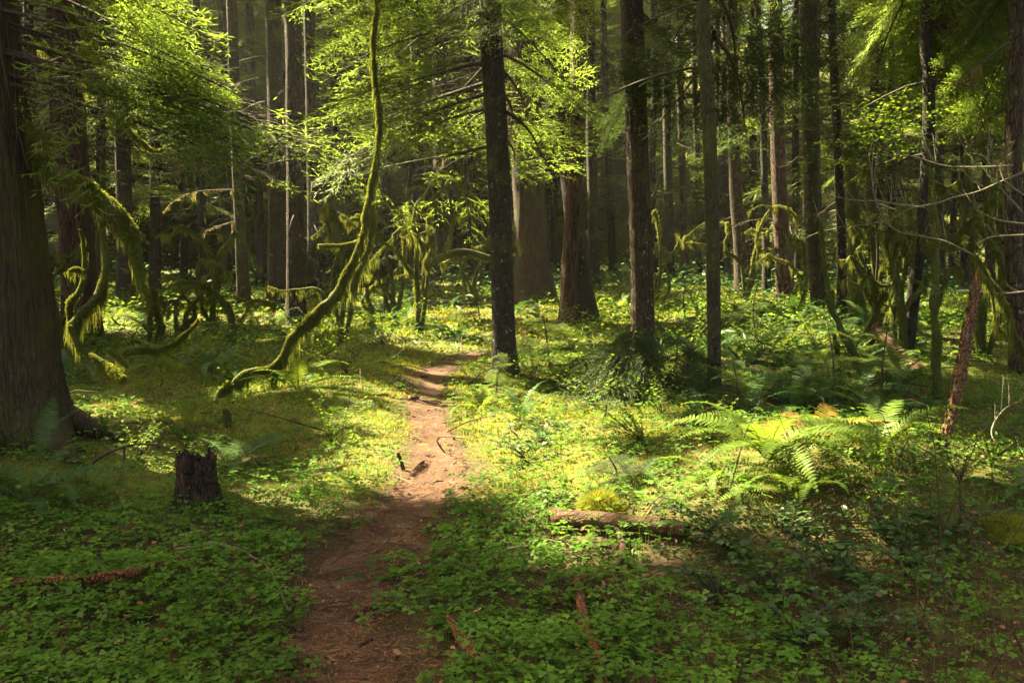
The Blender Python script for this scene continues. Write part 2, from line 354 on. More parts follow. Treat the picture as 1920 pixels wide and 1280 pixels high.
# ---------------------------------------------------------------- ground, path
def grid_sheet(xs, ys, hf):
    X, Y = np.meshgrid(xs, ys); Z = hf(X, Y); V = np.stack([X, Y, Z], 2).reshape(-1,3)
    n, m = len(ys), len(xs); i = np.arange(n-1)[:,None]*m; j = np.arange(m-1)[None]
    return V, np.stack([i+j, i+j+1, i+m+j+1, i+m+j], 2).reshape(-1,4)
def axis(a, b, n, p=2.2):
    t = np.linspace(-1, 1, n); t = np.sign(t)*np.abs(t)**p; return t
xs = np.sign(np.linspace(-1,1,261))*np.abs(np.linspace(-1,1,261))**2.2*82
ys = np.concatenate([np.linspace(-16, 1, 12)[:-1], np.arange(1, 20, .09), 20+np.linspace(0,1,110)[1:]**1.6*72])
g = Mesh(); g.add(*grid_sheet(xs, ys, H)); ground = tag(g.build('ground', M['soil'], smooth=True), kind='structure')
GV = np.concatenate(g.v)
# path sheet, a few millimetres above the ground, ragged edges
pc = PL; Tn = np.gradient(pc[:,:2], axis=0); Tn /= np.linalg.norm(Tn, axis=1, keepdims=True); Nn = np.stack([Tn[:,1], -Tn[:,0]], 1)
_tt = np.linspace(0, len(pc)-1, 900); pcx = np.stack([np.interp(_tt, np.arange(len(pc)), pc[:,k]) for k in range(3)], 1)
Nx = np.stack([np.interp(_tt, np.arange(len(pc)), Nn[:,k]) for k in range(2)], 1)
u = np.linspace(-1, 1, 31); el = 1+.30*fbm(pcx[:,1]*3, 2.0, 0)+.12*noise(pcx[:,1]*14, 1); er = 1+.30*fbm(pcx[:,1]*3, 9.0, 4)+.12*noise(pcx[:,1]*14, 7)
off = np.where(u[None] < 0, u[None]*el[:,None], u[None]*er[:,None])*pcx[:,2:3]*1.05
PX = pcx[:,0:1]+Nx[:,0:1]*off; PY = pcx[:,1:2]+Nx[:,1:2]*off
# heights of the drawn ground (same grid interpolation) so that the sheet neither sinks nor floats
_GX, _GY = np.meshgrid(xs, ys); _GZ = H(_GX, _GY)
def ground_z(x, y):
    x = np.asarray(x, float); y = np.asarray(y, float)
    i = np.clip(np.searchsorted(xs, x)-1, 0, len(xs)-2); j = np.clip(np.searchsorted(ys, y)-1, 0, len(ys)-2)
    a = (x-xs[i])/(xs[i+1]-xs[i]); b = (y-ys[j])/(ys[j+1]-ys[j])
    return _GZ[j,i]*(1-a)*(1-b)+_GZ[j,i+1]*a*(1-b)+_GZ[j+1,i]*(1-a)*b+_GZ[j+1,i+1]*a*b
PZ = ground_z(PX, PY)+.012*(1-np.abs(u[None])**4)+.012*np.clip(fbm(PX*9, PY*9, 1), -.5, 1)*(1-np.abs(u[None])**2)+.004
V = np.stack([PX, PY, PZ], 2).reshape(-1,3); n, m_ = PX.shape
i = np.arange(n-1)[:,None]*m_; j = np.arange(m_-1)[None]
g = Mesh(); g.add(V, np.stack([i+j, i+j+1, i+m_+j+1, i+m_+j], 2).reshape(-1,4))
tag(g.build('forest_path', M['path'], smooth=True), kind='structure')

# ---------------------------------------------------------------- templates
def diamond(l, w, fold=0.0, base=.0):
    """a narrow leaf along +x: base, side, tip, side"""
    return np.array([[0,0,0],[l*.42,w/2,fold],[l,0,0],[l*.42,-w/2,fold]], float), np.array([[0,3,2,1]])
def hemlock_branch(L, seed, fine=True, dens=1.0):
    """flat drooping spray along +x; returns ((V,F) leaves, (V,F list) wood)"""
    g = np.random.default_rng(seed); lv = Mesh(); wd = Mesh()
    nx = 14; x = np.linspace(0, L, nx); ax = np.stack([x, .05*L*np.sin(x/L*3+g.uniform(0,6)), -.16*L*(x/L)**2+.02*L*g.normal()*x/L], 1)
    wd.add(*tube(ax, np.linspace(.011*L/2+.006, .002, nx), 5, cap=False))
    P, D, Sc = [], [], []
    nb = int(30*dens*(L/2)**.5)
    for k in range(nb):
        t = .10+.90*(k+.5*g.random())/nb; side = 1 if k % 2 else -1
        p0 = np.array([np.interp(t*L, x, ax[:,q]) for q in range(3)])
        l = L*(.44*(1-t)**.75+.06)*g.uniform(.65,1.15)
        a = math.radians(g.uniform(42, 68))*side; d = np.array([math.cos(a), math.sin(a), g.normal()*.10-.05])
        m = max(4, int(l/.035 if fine else l/.038)); s = np.linspace(.08, 1, m)
        cur = np.stack([d[0]*s*l, d[1]*s*l, d[2]*s*l-.16*l*s**2], 1)+p0
        if fine and l > .2: wd.add(*tube(cur[::max(1,m//4)] if m > 5 else cur, .0022, 3, cap=False))
        q = np.arange(m); sg = np.where(q % 2 == 0, 1, -1)
        tl = (.34*l*(1-s)**.6+.045)*g.uniform(.7,1.2,m)
        aa = a+np.radians(g.uniform(38,62,m))*sg; aa[-1] = a
        dd = np.stack([np.cos(aa), np.sin(aa), g.normal(size=m)*.16-.12], 1)
        dd /= np.linalg.norm(dd, axis=1, keepdims=True)
        if fine:
            for r in range(m):
                k3 = max(2, int(tl[r]/.023)); s3 = np.linspace(.15, 1, k3); q3 = np.arange(k3)
                pp = cur[r]+dd[r]*(s3*tl[r])[:,None]; a3 = aa[r]+np.radians(g.uniform(35,55,k3))*np.where(q3 % 2 == 0, 1, -1); a3[-1] = aa[r]
                d3 = np.stack([np.cos(a3), np.sin(a3), np.full(k3, dd[r,2])+g.normal(size=k3)*.2], 1)
                P.append(pp); D.append(d3); Sc.append(np.stack([g.uniform(.034,.056,k3), g.uniform(.0075,.012,k3), np.ones(k3)], 1))
                P.append(cur[r:r+1]); D.append(dd[r:r+1]); Sc.append(np.array([[tl[r]*1.0, .010, 1]]))
        else:
            P.append(cur); D.append(dd); Sc.append(np.stack([tl*1.0+.02, .010+.085*tl, np.ones(m)], 1))
    P = np.vstack(P); D = np.vstack(D); Sc = np.vstack(Sc)
    up = np.array([0,0,1.])+g.normal(size=(len(P),3))*.25
    lv.scatter(diamond(1, 1, .0), P, basis(D, up), Sc)
    V = np.concatenate(lv.v); Ff = np.concatenate(lv.f)
    return (V, Ff), (np.concatenate(wd.v), [np.concatenate([f for f in wd.f if f.shape[1] == 4])])
BF = [hemlock_branch(2.0, 40+k, True) for k in range(4)]       # fine, for the near trees
BC = [hemlock_branch(2.0, 60+k, False) for k in range(6)]      # coarser, for the far ones

def moss_strands(mesh, P, rad, n, l0=.02, l1=.05, hang=.5, w=.004, top=False, g=rng, under=False, mat=0, cmin=.04):
    """strands standing off and hanging from a tube"""
    P = np.asarray(P, float); rad = np.broadcast_to(np.asarray(rad, float), (len(P),)); T, N, B = frames(P)
    seg = np.linalg.norm(np.diff(P, axis=0), axis=1); cum = np.concatenate([[0], np.cumsum(seg)]); s = g.random(n)*cum[-1]
    idx = np.arange(len(P)); f = np.interp(s, cum, idx); i = np.clip(f.astype(int), 0, len(P)-2); u = (f-i)[:,None]
    p = P[i]*(1-u)+P[i+1]*u; r = (rad[i]*(1-u[:,0])+rad[i+1]*u[:,0])
    th = g.random(n)*2*np.pi; rd = N[i]*np.cos(th)[:,None]+B[i]*np.sin(th)[:,None]
    if under: rd[:,2] = -np.abs(rd[:,2])
    if top: rd[:,2] = np.abs(rd[:,2])
    clump = np.clip(.65+1.9*fbm(p[:,0]*5, p[:,1]*5, p[:,2]*5, 3), cmin, 2.2)
    ln = g.uniform(l0, l1, n)*clump
    d = rd*(1-hang)+np.array([0,0,-1.])*hang*1.4+g.normal(size=(n,3))*.28; d /= np.linalg.norm(d, axis=1, keepdims=True)
    b = p+rd*(r*.85)[:,None]; side = np.cross(d, rand_dir(n, g)); side /= np.maximum(np.linalg.norm(side, axis=1, keepdims=True), 1e-6)
    ww = (w*g.uniform(.6,1.4,n))[:,None]
    mid = b+d*(ln*.5)[:,None]; tip = b+(d*.7+np.array([0,0,-1.])*.3*hang)*ln[:,None]*1.05
    V = np.stack([b-side*ww*.6, mid-side*ww*.8, tip, mid+side*ww*.8, ], 1).reshape(-1,3)
    F4 = np.arange(n*4).reshape(-1,4); mesh.add(V, F4, mat); return mesh
def moss_curtain(mesh, P, n, l0, l1, g=rng, mat=0, w=.006):
    """clumps of long strands hanging straight below a branch"""
    P = np.asarray(P, float); k = max(1, n//30); seg = len(P)
    c = g.random(k)*(seg-1)
    for q in c:
        i = int(min(q, seg-2)); p0 = P[i]*(1-(q-i))+P[i+1]*(q-i); m = 30; L = l0*.6+(l1*1.15-l0*.6)*g.random()**2.4
        ax = P[i+1]-P[i]; ax /= max(np.linalg.norm(ax), 1e-6); t = g.normal(size=m)*min(L*.22, .035)
        b = p0+ax*t[:,None]+g.normal(size=(m,3))*np.array([.012,.012,.006]); ln = L*np.clip(1-np.abs(t)/.12, .2, 1)*g.uniform(.6,1.1,m)
        tip = b+np.stack([g.normal(size=m)*.012-t*.25*ax[0], g.normal(size=m)*.012, -ln], 1); md = (b+tip)/2+g.normal(size=(m,3))*.008
        sd_ = np.stack([g.normal(size=m), g.normal(size=m), np.zeros(m)], 1); sd_ /= np.linalg.norm(sd_, axis=1, keepdims=True); sd_ *= w*.5
        mesh.add(np.stack([b-sd_, md-sd_, tip, md+sd_], 1).reshape(-1,3), np.arange(m*4).reshape(-1,4), mat)
    return mesh

# ---------------------------------------------------------------- trees
def line_of(base, pts, height, d):
    """trunk centre line: from base through photograph points at the tree's own distance, then on up to its full height"""
    P = [np.array(base)-np.array([0,0,.25]), np.array(base)]+[at(x, y, d) for x, y in pts]
    P = [p for p in P]; P = [P[0]]+sorted(P[1:], key=lambda q: q[2])
    dirn = P[-1]-P[1]; dirn = dirn/max(dirn[2], .3); top = P[-1]
    if height > top[2]:
        k = 3
        for q in range(1, k+1):
            z = top[2]+(height-top[2])*q/k; P.append(top+dirn*(z-top[2])*np.array([.55,.55,1]))
    return np.array(P)
def bark_disp(amp, ridges, flare, base_z, seed, butt=0.0, fl_h=.45):
    def f(P, th):
        z = P[:,2:3]-base_z; t = th[None]+.12*noise(z*1.3, seed)
        a = np.cos(t); b = np.sin(t)
        rough = amp*(noise(a*ridges*.5+seed, b*ridges*.5, z*.8)+.6*noise(a*ridges+seed, b*ridges, z*1.9)+.45*noise(a*ridges*2, b*ridges*2+seed, z*6))
        fl = flare*np.exp(-np.clip(z, -.3, 50)/fl_h)
        bt = 1+butt*np.sin(t*5+seed)+.5*butt*np.sin(t*3+seed*2)
        return rough+fl*bt
    return f
def place_branch(lv, wd, tmpl, p, az, pitch, roll, sc, flat_=1.0):
    (V, Ff), (Vw, Fw) = tmpl
    ca, sa = math.cos(az), math.sin(az); cp, sp = math.cos(pitch), math.sin(pitch); cr, sr = math.cos(roll), math.sin(roll)
    Rz = np.array([[ca,-sa,0],[sa,ca,0],[0,0,1]]); Ry = np.array([[cp,0,-sp],[0,1,0],[sp,0,cp]]); Rx = np.array([[1,0,0],[0,cr,-sr],[0,sr,cr]])
    Rm = Rz@Ry@Rx
    lv.add((V*sc)@Rm.T+p, Ff); 
    if wd is not None: wd.add((Vw*sc)@Rm.T+p, Fw)
def trunk_at(P, z):
    return np.array([np.interp(z, P[:,2], P[:,k]) for k in range(3)])
def cull_leaves(lv, clear=.8, zmin=2.2, only=None):
    """drops leaves that stand in a chosen sunbeam, to let it through"""
    V = np.concatenate(lv.v).reshape(-1,4,3); c = V.mean(1); k = np.ones(len(c), bool); up = c[:,2] > zmin
    # test on a half metre lattice, then keep or drop each leaf
    key = np.round(c[up]/.25).astype(int); uq, inv = np.unique(key, axis=0, return_inverse=True)
    k[up] = ~open_to_sun(uq*.25, 1.0, clear, only)[inv.ravel()]
    V = V[k]; lv.v = [V.reshape(-1,3)]; lv.n = len(V)*4; lv.f = [np.arange(len(V)*4).reshape(-1,4)]; lv.m = [np.zeros(len(V), np.int32)]
NEARW = WELLS[(WELLS[:,1] < 8.5) | ((WELLS[:,2] < .5) & (WELLS[:,1] < 12))]
def put(lv, wd, tmpl, p, az, pitch, roll, sc, clear, zmin, only):
    a, b = Mesh(), Mesh(); place_branch(a, b, tmpl, p, az, pitch, roll, sc); n0 = a.n; cull_leaves(a, clear, zmin, only)
    if a.n > (.5 if only is None else .25)*n0: lv.add(a.v[0], a.f); wd.add(b.v[0], b.f)
def strip(T, x0, keep):
    """a branch bare near the trunk and gappy further out"""
    (V, Ff), wd = T; Q = V.reshape(-1,4,3); c = Q[:,0]
    k = (c[:,0] > x0*(1+.3*noise(c[:,1]*3, c[:,0]))) & (noise(c[:,0]*4+x0*9, c[:,1]*4, keep*7) < keep-.2)
    return (Q[k].reshape(-1,3), np.arange(int(k.sum())*4).reshape(-1,4)), wd
NB = [0]
def tree(name, label, cat, base_px, pts, w, H_=16., group=None, bark='bark_dark', seg=18, amp=.05, ridges=5, flare=.5, butt=.1, taper=.35,
         d=None, crown=None, extra=(), dead=0, needle='needle_dark', fine=False, mossy=0, low=None, fl_h=.45, dead_z=(1.2,5), dead_l=(.5,1.6), rings=None, fuller=0, droopy=2.6, bare=0):
    """base_px: where it meets the ground; pts: points of its centre line; w: its width in photograph pixels"""
    seed = NB[0] = NB[0]+1; g = np.random.default_rng(1000+seed)
    base = G(*base_px) if d is None else np.array([at(base_px[0], base_px[1], d)[0], d, 0])
    if d is not None: base[2] = float(H(base[0], base[1]))
    d = base[1]; r0 = w/F*d/2
    P = line_of(base, pts, H_, d); Pf = spline(P, rings or 60)
    Pf = Pf[np.argsort(Pf[:,2])]
    hh = np.clip((Pf[:,2]-base[2])/H_, 0, 1); rad = r0*(1-taper*hh-(1-taper-.12)*np.clip((hh-.55)/.45, 0, 1)**1.5)
    root = tag(empty(name, base), label, cat, group)
    m = Mesh(); m.add(*tube(Pf, rad, seg, bark_disp(amp, ridges, flare, base[2], seed*3.7, butt, fl_h)))
    m.build('trunk', M[bark], root, smooth=True)
    lv, wd = Mesh(), Mesh(); tm = BF if fine else BC
    if crown:
        z0, z1, nbr, Lb = crown
        for k in range(nbr):
            z = z0+(z1-z0)*(k+g.random())/nbr; f = (z-z0)/max(z1-z0, .1)
            az = g.uniform(0, 2*math.pi); L = Lb*(1-.55*f)*g.uniform(.65, 1.15)
            p = trunk_at(Pf, z); dv = np.array([math.cos(az), math.sin(az), 0]); pitch = g.uniform(-.30, .12)
            put(lv, wd, tm[g.integers(len(tm))], p, az, pitch, g.normal()*.2, L/2, .8, 2.2, None)
    for k_, e in enumerate(extra):                     # branches that the photograph shows: tip given in photograph pixels and distance
        (tx, ty, td), zoff = e[0], e[1]
        tip = at(tx, ty, td); z = tip[2]+zoff*droopy; p = trunk_at(Pf, min(z, Pf[-1,2])); v = tip-p; L = np.linalg.norm(v)*1.06
        az = math.atan2(v[1], v[0]); pitch = math.asin(v[2]/np.linalg.norm(v))+.10
        T_ = BF[g.integers(len(BF))] if fine else BC[g.integers(len(BC))]
        if bare: T_ = strip(T_, bare/(L/2), .8 if k_ % 2 else .65)
        put(lv, wd, T_, p, az, pitch, g.normal()*.4, L/2, 2.0, 2.0, NEARW)
        for _k in range(fuller):                 # the sprays grow in layers
            j = g.normal(size=3)*np.array([.25,.35,.14]); put(lv, wd, T_, p+j*.3, az+g.normal()*.13, pitch+g.normal()*.07, g.normal()*.5, L/2*g.uniform(.7,1.0), 2.0, 2.0, NEARW)
    mm = Mesh()
    for k in range(dead):
        z = g.uniform(*dead_z); az = g.uniform(0, 2*math.pi); L = g.uniform(*dead_l); p = trunk_at(Pf, z+base[2])
        q = np.linspace(0, 1, 7)[:,None]; dv = np.array([math.cos(az), math.sin(az), 0]); sw = g.normal(size=3)*.12
        br = p+dv*L*q+np.array([0,0,-1.])*L*(.28*q**2+.05*q)+sw*L*np.sin(q*3)*q; db = Mesh()
        db.add(*tube(br, np.linspace(.009+.005*L, .003, 7), 4, cap=False))
        for s_ in range(g.integers(2,6)):
            i = g.integers(2,6); dd = dv*.7+g.normal(size=3)*.5; dd[2] = -abs(dd[2])*.5; ll = L*g.uniform(.15,.4)
            q2 = np.linspace(0,1,4)[:,None]; db.add(*tube(br[i]+dd*ll*q2, np.linspace(.004,.0015,4), 3, cap=False))
        dbo = db.build('dead_branch', M['twig_dark'], root)
        if g.random() < mossy:
            mm = Mesh(); moss_strands(mm, br, .008, int(120*L), .02, .06, .5, .005*max(1, d/10), g=g)
            moss_curtain(mm, br, int(160*L), .06, .28, g=g, w=.006*max(1, d/10))
            mm.build('hanging_moss', M['moss_hang'], dbo)
    if lv.v:
        lv.add(np.concatenate(wd.v), [np.concatenate([f for f in wd.f if f.shape[1] == 4])], 1)
        lv.build('crown', [M[needle], M['twig_dark']], root)
    return root, Pf, rad
_g = np.random.default_rng(404)                       # extra random beam gaps, cut to fleck the far wood with sun
_f = [(*at(_g.uniform(-100, 2000), _g.uniform(-60, 540), dd), _g.uniform(.35, 1.1)) for dd in _g.uniform(18, 46, 115)]
WELLS = np.vstack([WELLS, np.array(_f)])

# ================================================================= THE TREES ONE CAN SEE
CON = 'conifers standing along the trail'
t1, P1, R1 = tree('cedar_tree', 'huge old cedar with fibrous brown bark and mossy boughs at the very left edge', 'tree', (-8,835), [(-15,600),(-35,300),(-70,0)], 188, 17, CON,
     'bark_cedar', 96, .08, 10, .62, .2, .2, d=7.0, fine=True, rings=150, fl_h=.5, needle='needle', crown=(5.5,14,16,2.6), fuller=0, droopy=1.9, bare=.95,
     extra=[((592,268,7.07),.3),((560,225,7.05),.3),((440,150,6.99),.3),((395,100,6.96),.3),((520,300,7.03),.3),((470,245,7.00),.3),((320,160,6.92),.3),((420,40,6.80),.3),((330,-50,6.75),.3),((575,245,7.06),.3),((585,262,6.90),.3),((450,190,6.82),.3),((480,170,6.84),.3)])
_rt = Mesh()
for _az, _l, _r in ((-.5,.95,.13),(-1.25,.75,.11),(.35,.8,.10),(-2.0,.7,.10),(1.2,.7,.1)):
    _b = np.array(t1.location); _q = np.linspace(0,1,16)[:,None]; _d = np.array([math.cos(_az), math.sin(_az), 0]); _Pr = _b+_d*(.30+_l*_q)+np.stack([.05*np.sin(_q[:,0]*6), .05*np.cos(_q[:,0]*5), 0*_q[:,0]], 1)
    _Pr[:,2] = ground_z(_Pr[:,0], _Pr[:,1])+.20*(1-_q[:,0])**2.2-.05*_q[:,0]; _rt = Mesh(); _rt.add(*tube(_Pr, np.linspace(_r, .02, 16), 14, lambda P_, th: .18*noise(np.cos(th)[None]*2+P_[:,:1]*5, np.sin(th)[None]*2, P_[:,1:2]*7)))
    _rt.build('root', M['bark_cedar'], t1, smooth=True)
tree('fir_tree', 'thick reddish fir with deeply furrowed bark just behind the huge old cedar', 'tree', (152,585), [(140,400),(128,200),(120,0)], 62, 19, CON, 'bark_red', 40, .09, 9, .35, .1, .2, d=15, crown=(6,17,14,2.4), dead=8, mossy=.9, rings=110, dead_z=(2,5))
tree('hemlock_tree', 'straight dark hemlock right of the furrowed reddish fir', 'tree', (236,560), [(232,350),(228,180)], 30, 16, CON, 'bark_dark', crown=(3.5,14,20,2.4), dead=4)
tree('hemlock_tree', 'slim brown trunk tinged with moss between the mossy tangle and the paired dark trunks', 'tree', (458,585), [(447,350),(440,200),(434,0)], 22, 15, CON, 'bark_olive', crown=(5.5,14,16,2.2), dead=6, mossy=.7)
tree('hemlock_tree', 'dark trunk on the left of the tight pair left of the leaning mossy maple', 'tree', (518,580), [(518,350),(515,150),(512,0)], 32, 18, CON, 'bark_dark', crown=(7,16,16,2.3), dead=5)
tree('hemlock_tree', 'lichen speckled trunk on the right of the tight pair left of the leaning mossy maple', 'tree', (555,610), [(553,350),(552,150),(548,0)], 33, 18, CON, 'bark_brown', amp=.07, crown=(7,16,16,2.3), dead=4)
tree('hemlock_tree', 'slender dark trunk directly behind the tight pair, on its right', 'tree', (588,560), [(586,350),(582,150),(578,0)], 22, 17, CON, 'bark_dark', crown=(7,16,14,2.2), dead=8)
tree('hemlock_tree', 'stout dark trunk whose top is lost in sunlit sprays, behind the arching mossy branch', 'tree', (834,525), [(830,400),(828,280),(826,150)], 34, 17, CON, 'bark_dark', flare=.3, crown=(6,15,18,2.4), dead=6, mossy=.8)
t10, P10, R10 = tree('hemlock_tree', 'nearly black trunk flecked with lichen standing closest to the trail bend', 'tree', (946,702), [(941,500),(934,300),(922,90),(918,0)], 42, 17, CON,
     'bark_dark', 44, .04, 8, .45, .12, .12, rings=130, fine=True, needle='needle', fl_h=.22, crown=(6,15,16,2.6), fuller=0, droopy=1.4, bare=.35,
     extra=[((620,215,12.6),.3),((640,85,12.4),.35),((600,290,13.0),.35),((650,150,12.8),.3),((700,40,12.3),.35),((760,15,11.8),.3),((680,340,13.2),.3),((745,290,12.9),.3),((700,210,12.6),.3),
            ((760,120,12.2),.3),((800,60,11.6),.25),((790,200,12.6),.25),((730,250,13.0),.3),((820,320,12.8),.2),((640,20,12.6),.3),((905,45,10.0),.5),((860,30,10.1),.5),((965,55,10.1),.5),((930,75,9.9),.5),((985,20,10.2),.5),((890,5,9.9),.5),((870,20,10.6),.2),((960,40,10.6),.2),((840,90,11.0),.2),
            ((1010,230,12.9),.25),((1060,150,12.9),.25),((1110,200,13.2),.25),((1000,320,13.0),.2),((1050,300,13.4),.25),((1000,120,12.6),.25),((880,270,13.2),.2),((850,190,13.2),.25),
            ((1020,30,12.2),.25),((560,-10,12.5),.3),((1100,60,12.6),.25),((960,270,13.4),.25),((700,120,13.4),.3),((660,250,13.6),.3)])
tree('cedar_tree', 'broad pale brown cedar trunk set back in the gap right of the nearly black trunk', 'tree', (1003,567), [(994,400),(988,300),(985,150)], 60, 20, CON, 'bark_cedar', 44, .05, 9, .65, .15, .2, fl_h=.55, crown=(6,17,18,2.6))
tree('hemlock_tree', 'reddish brown lichen covered trunk leaning slightly, its left edge catching sun', 'tree', (1062,628), [(1068,500),(1080,300),(1085,150),(1086,0)], 31, 17, CON, 'bark_red', 34, .06, 8, .35, .1, .15, crown=(6,15,18,2.4), fl_h=.2, rings=100)
tree('cedar_tree', 'dark trunk with a wide flared foot just behind the leaning reddish brown trunk', 'tree', (1096,604), [(1084,480),(1066,300),(1052,150),(1045,0)], 36, 17, CON, 'bark_dark', 34, .05, 7, .7, .15, .2, fl_h=.45, crown=(6,15,16,2.4))
tree('hemlock_tree', 'narrow black trunk set back right of the wide flared foot', 'tree', (1114,545), [(1112,400),(1108,230)], 21, 17, CON, 'bark_dark', crown=(5,15,18,2.2), dead=5)
t15, P15, R15 = tree('hemlock_tree', 'tall straight brown trunk rising behind the dark drooping sapling', 'tree', (1206,668), [(1203,500),(1196,300),(1190,150),(1185,0)], 42, 18, CON, 'bark_brown', 44, .05, 8, .3, .1, .12, rings=130, crown=(6,16,18,2.5), fl_h=.25, fuller=1, fine=True,
     extra=[((1320,45,13.5),.3),((1260,190,11.6),.2),((1270,20,11.8),.25),((1240,160,11.2),.2),((1300,120,12.5),.25),((1130,260,13),.25),((1110,20,12.5),.3)])
tree('hemlock_tree', 'thin dark trunk, the left one of two standing together past the tall brown trunk', 'tree', (1256,531), [(1253,350),(1250,180)], 17, 15, CON, 'bark_dark', crown=(4.5,14,18,2.2), dead=10)
tree('hemlock_tree', 'thin brown trunk, the right one of two standing together past the tall brown trunk', 'tree', (1284,526), [(1280,350),(1276,200)], 14, 15, CON, 'bark_brown', crown=(5,14,16,2.0), dead=10)
t18, _, _ = tree('hemlock_tree', 'greenish trunk of even thickness rising from the ferns, nearest on the right half', 'tree', (1339,722), [(1338,550),(1334,350),(1326,180),(1318,0)], 26, 16, CON, 'bark_olive', 30, .04, 6, .12, .1, .1, fine=True, crown=(5,14,14,2.2), fl_h=.15, rings=100, dead=4, dead_z=(3,6),
     extra=[((1420,170,12),.25),((1250,240,12.5),.25),((1400,60,12.5),.3),((1390,260,12.5),.25)])
tree('hemlock_tree', 'pale trunk with a sunlit left edge far back beside the greenish trunk', 'tree', (1392,543), [(1386,450),(1378,320)], 24, 16, CON, 'bark_brown', flare=.4, crown=(5.5,14,18,2.3), dead=10)
tree('hemlock_tree', 'pencil thin black trunk between the pale far trunk and the thick dark one', 'tree', (1438,552), [(1434,350),(1428,150),(1420,0)], 14, 16, CON, 'bark_dark', crown=(6,14,12,1.8), dead=14, dead_l=(.4,1.3))
tree('hemlock_tree', 'thick dark reddish trunk with a sunny rim behind the low shrubs', 'tree', (1475,566), [(1466,450),(1460,320),(1456,180)], 29, 17, CON, 'bark_red', crown=(4.5,15,20,2.4), dead=8)
t22, _, _ = tree('hemlock_tree', 'stout dark trunk bowed at its foot with moss up its right side', 'tree', (1541,583), [(1530,480),(1523,350),(1520,150),(1516,0)], 33, 18, CON, 'bark_olive', 30, .05, 7, .2, .1, .12, fine=True, crown=(6,15,16,2.4), dead=10, mossy=.6,
     extra=[((1430,110,17),.3),((1620,60,16),.3),((1600,160,16.5),.3),((1450,220,17),.3),((1560,30,15),.3)])
tree('hemlock_tree', 'thin black trunk immediately left of the bright mossy maple trunk', 'tree', (1580,592), [(1578,450),(1570,250),(1560,0)], 17, 16, CON, 'bark_dark', crown=(6,14,14,2), dead=14)
t25, _, _ = tree('hemlock_tree', 'dark trunk that leans left at its foot behind the budding twigs', 'tree', (1700,662), [(1722,480),(1738,320),(1742,150),(1738,0)], 23, 17, CON, 'bark_dark', 26, .04, 6, .2, .1, .12, crown=(6,14,12,2.2), dead=8, dead_z=(2,5), fuller=2, needle='needle', fine=True,
     extra=[((1850,80,13.5),.35),((1900,150,13.5),.35),((1830,230,14),.35),((1660,120,14),.3),((1790,40,13),.3),((1900,30,13.5),.3),((1870,200,14),.3)])
t27, _, _ = tree('hemlock_tree', 'tall dark trunk at the right edge of the wood', 'tree', (1912,700), [(1902,500),(1900,350),(1904,150),(1907,0)], 31, 17, CON, 'bark_brown', 30, .05, 7, .25, .1, .12, crown=(6,14,14,2.4), dead=7, dead_z=(2,5), mossy=.4, fuller=2, needle='needle', fine=True,
     extra=[((1790,130,11.5),.35),((1830,60,11.5),.3),((1840,250,11.8),.35),((1760,20,11.5),.3)])
# further back: every trunk that shows between the near ones
BACK = [('dim trunk in the shade behind the fir, above the hanging moss',60,540,20),('dim trunk low between the hanging bough and the dark hemlock',190,545,18),('dim trunk left of the mossy tangle',290,540,20),('dim narrow trunk in the middle of the mossy tangle',345,535,14),
 ('dim trunk right above the mossy tangle',385,548,18),('far thin trunk seen just left of the tight pair of trunks',487,540,15),('far trunk right of the slender dark trunk, behind bright sprays',640,528,16),
 ('far trunk half hidden by the curtain of the leaning mossy maple',730,520,17),('far trunk between the leaning maple and the stout dark trunk',775,518,13),('far trunk just left of the nearly black trunk',885,522,15),
 ('far thin trunk between the broad cedar and the leaning reddish trunk',1038,520,12),('far trunk between the narrow black trunk and the tall brown one',1150,522,15),('far dark trunk touching the right side of the tall brown trunk',1232,526,14),
 ('far thin trunk midway between the two thin trunks and the greenish one',1310,520,12),('far trunk peeping out just right of the greenish trunk',1362,524,14),('far thin trunk in the sunny gap right of the pale trunk',1412,521,11),
 ('far trunk left beside the thick dark reddish trunk',1498,535,15),('far dark trunk between the bright mossy trunk and the leaning one',1640,548,18),('far trunk with old limbs behind the budding twigs',1672,535,15),
 ('dark trunk far back right of the leaning trunk',1765,545,17),('dark trunk far back above the peeling snag',1812,540,20),('dim trunk between the peeling snag and the right edge',1860,552,18)]
for lab, px, py, w in BACK:
    tree('hemlock_tree', lab, 'tree', (px,py), [(px-4+R.uniform(-5,5),350),(px-8+R.uniform(-9,9),150)], w, R.uniform(14,18), 'dim trunks deeper in the wood', 'bark_dark', 12, .04, 5, .3, .1,
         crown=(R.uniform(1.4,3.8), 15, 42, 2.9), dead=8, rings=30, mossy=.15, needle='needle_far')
# beyond them trunks and crowns run together
lv, wd, tr_ = Mesh(), Mesh(), Mesh()
g = np.random.default_rng(77)
for k in range(150):
    y = 29+33*g.random()**.8; x = g.uniform(-.66, .66)*y; z = float(H(x, y)); r = g.uniform(.10,.28); h = g.uniform(13,20)
    P = np.array([[x,y,z-.3],[x+g.normal()*.15,y,z+h*.4],[x+g.normal()*.3,y,z+h]]); (tr_ if k % 2 else Mesh()).add(*tube(spline(P,8), np.linspace(r,.05,8), 8, cap=False))
    for b in range(34):
        q = g.random()**.85; zz = z+1.2+q*(h-1.2); L = (3.0-1.8*q)*g.uniform(.7,1.2); p = np.array([x,y,zz])
        place_branch(lv, None, BC[g.integers(6)], p, g.uniform(0,2*math.pi), g.uniform(-.35,.05), g.normal()*.2, L/2)
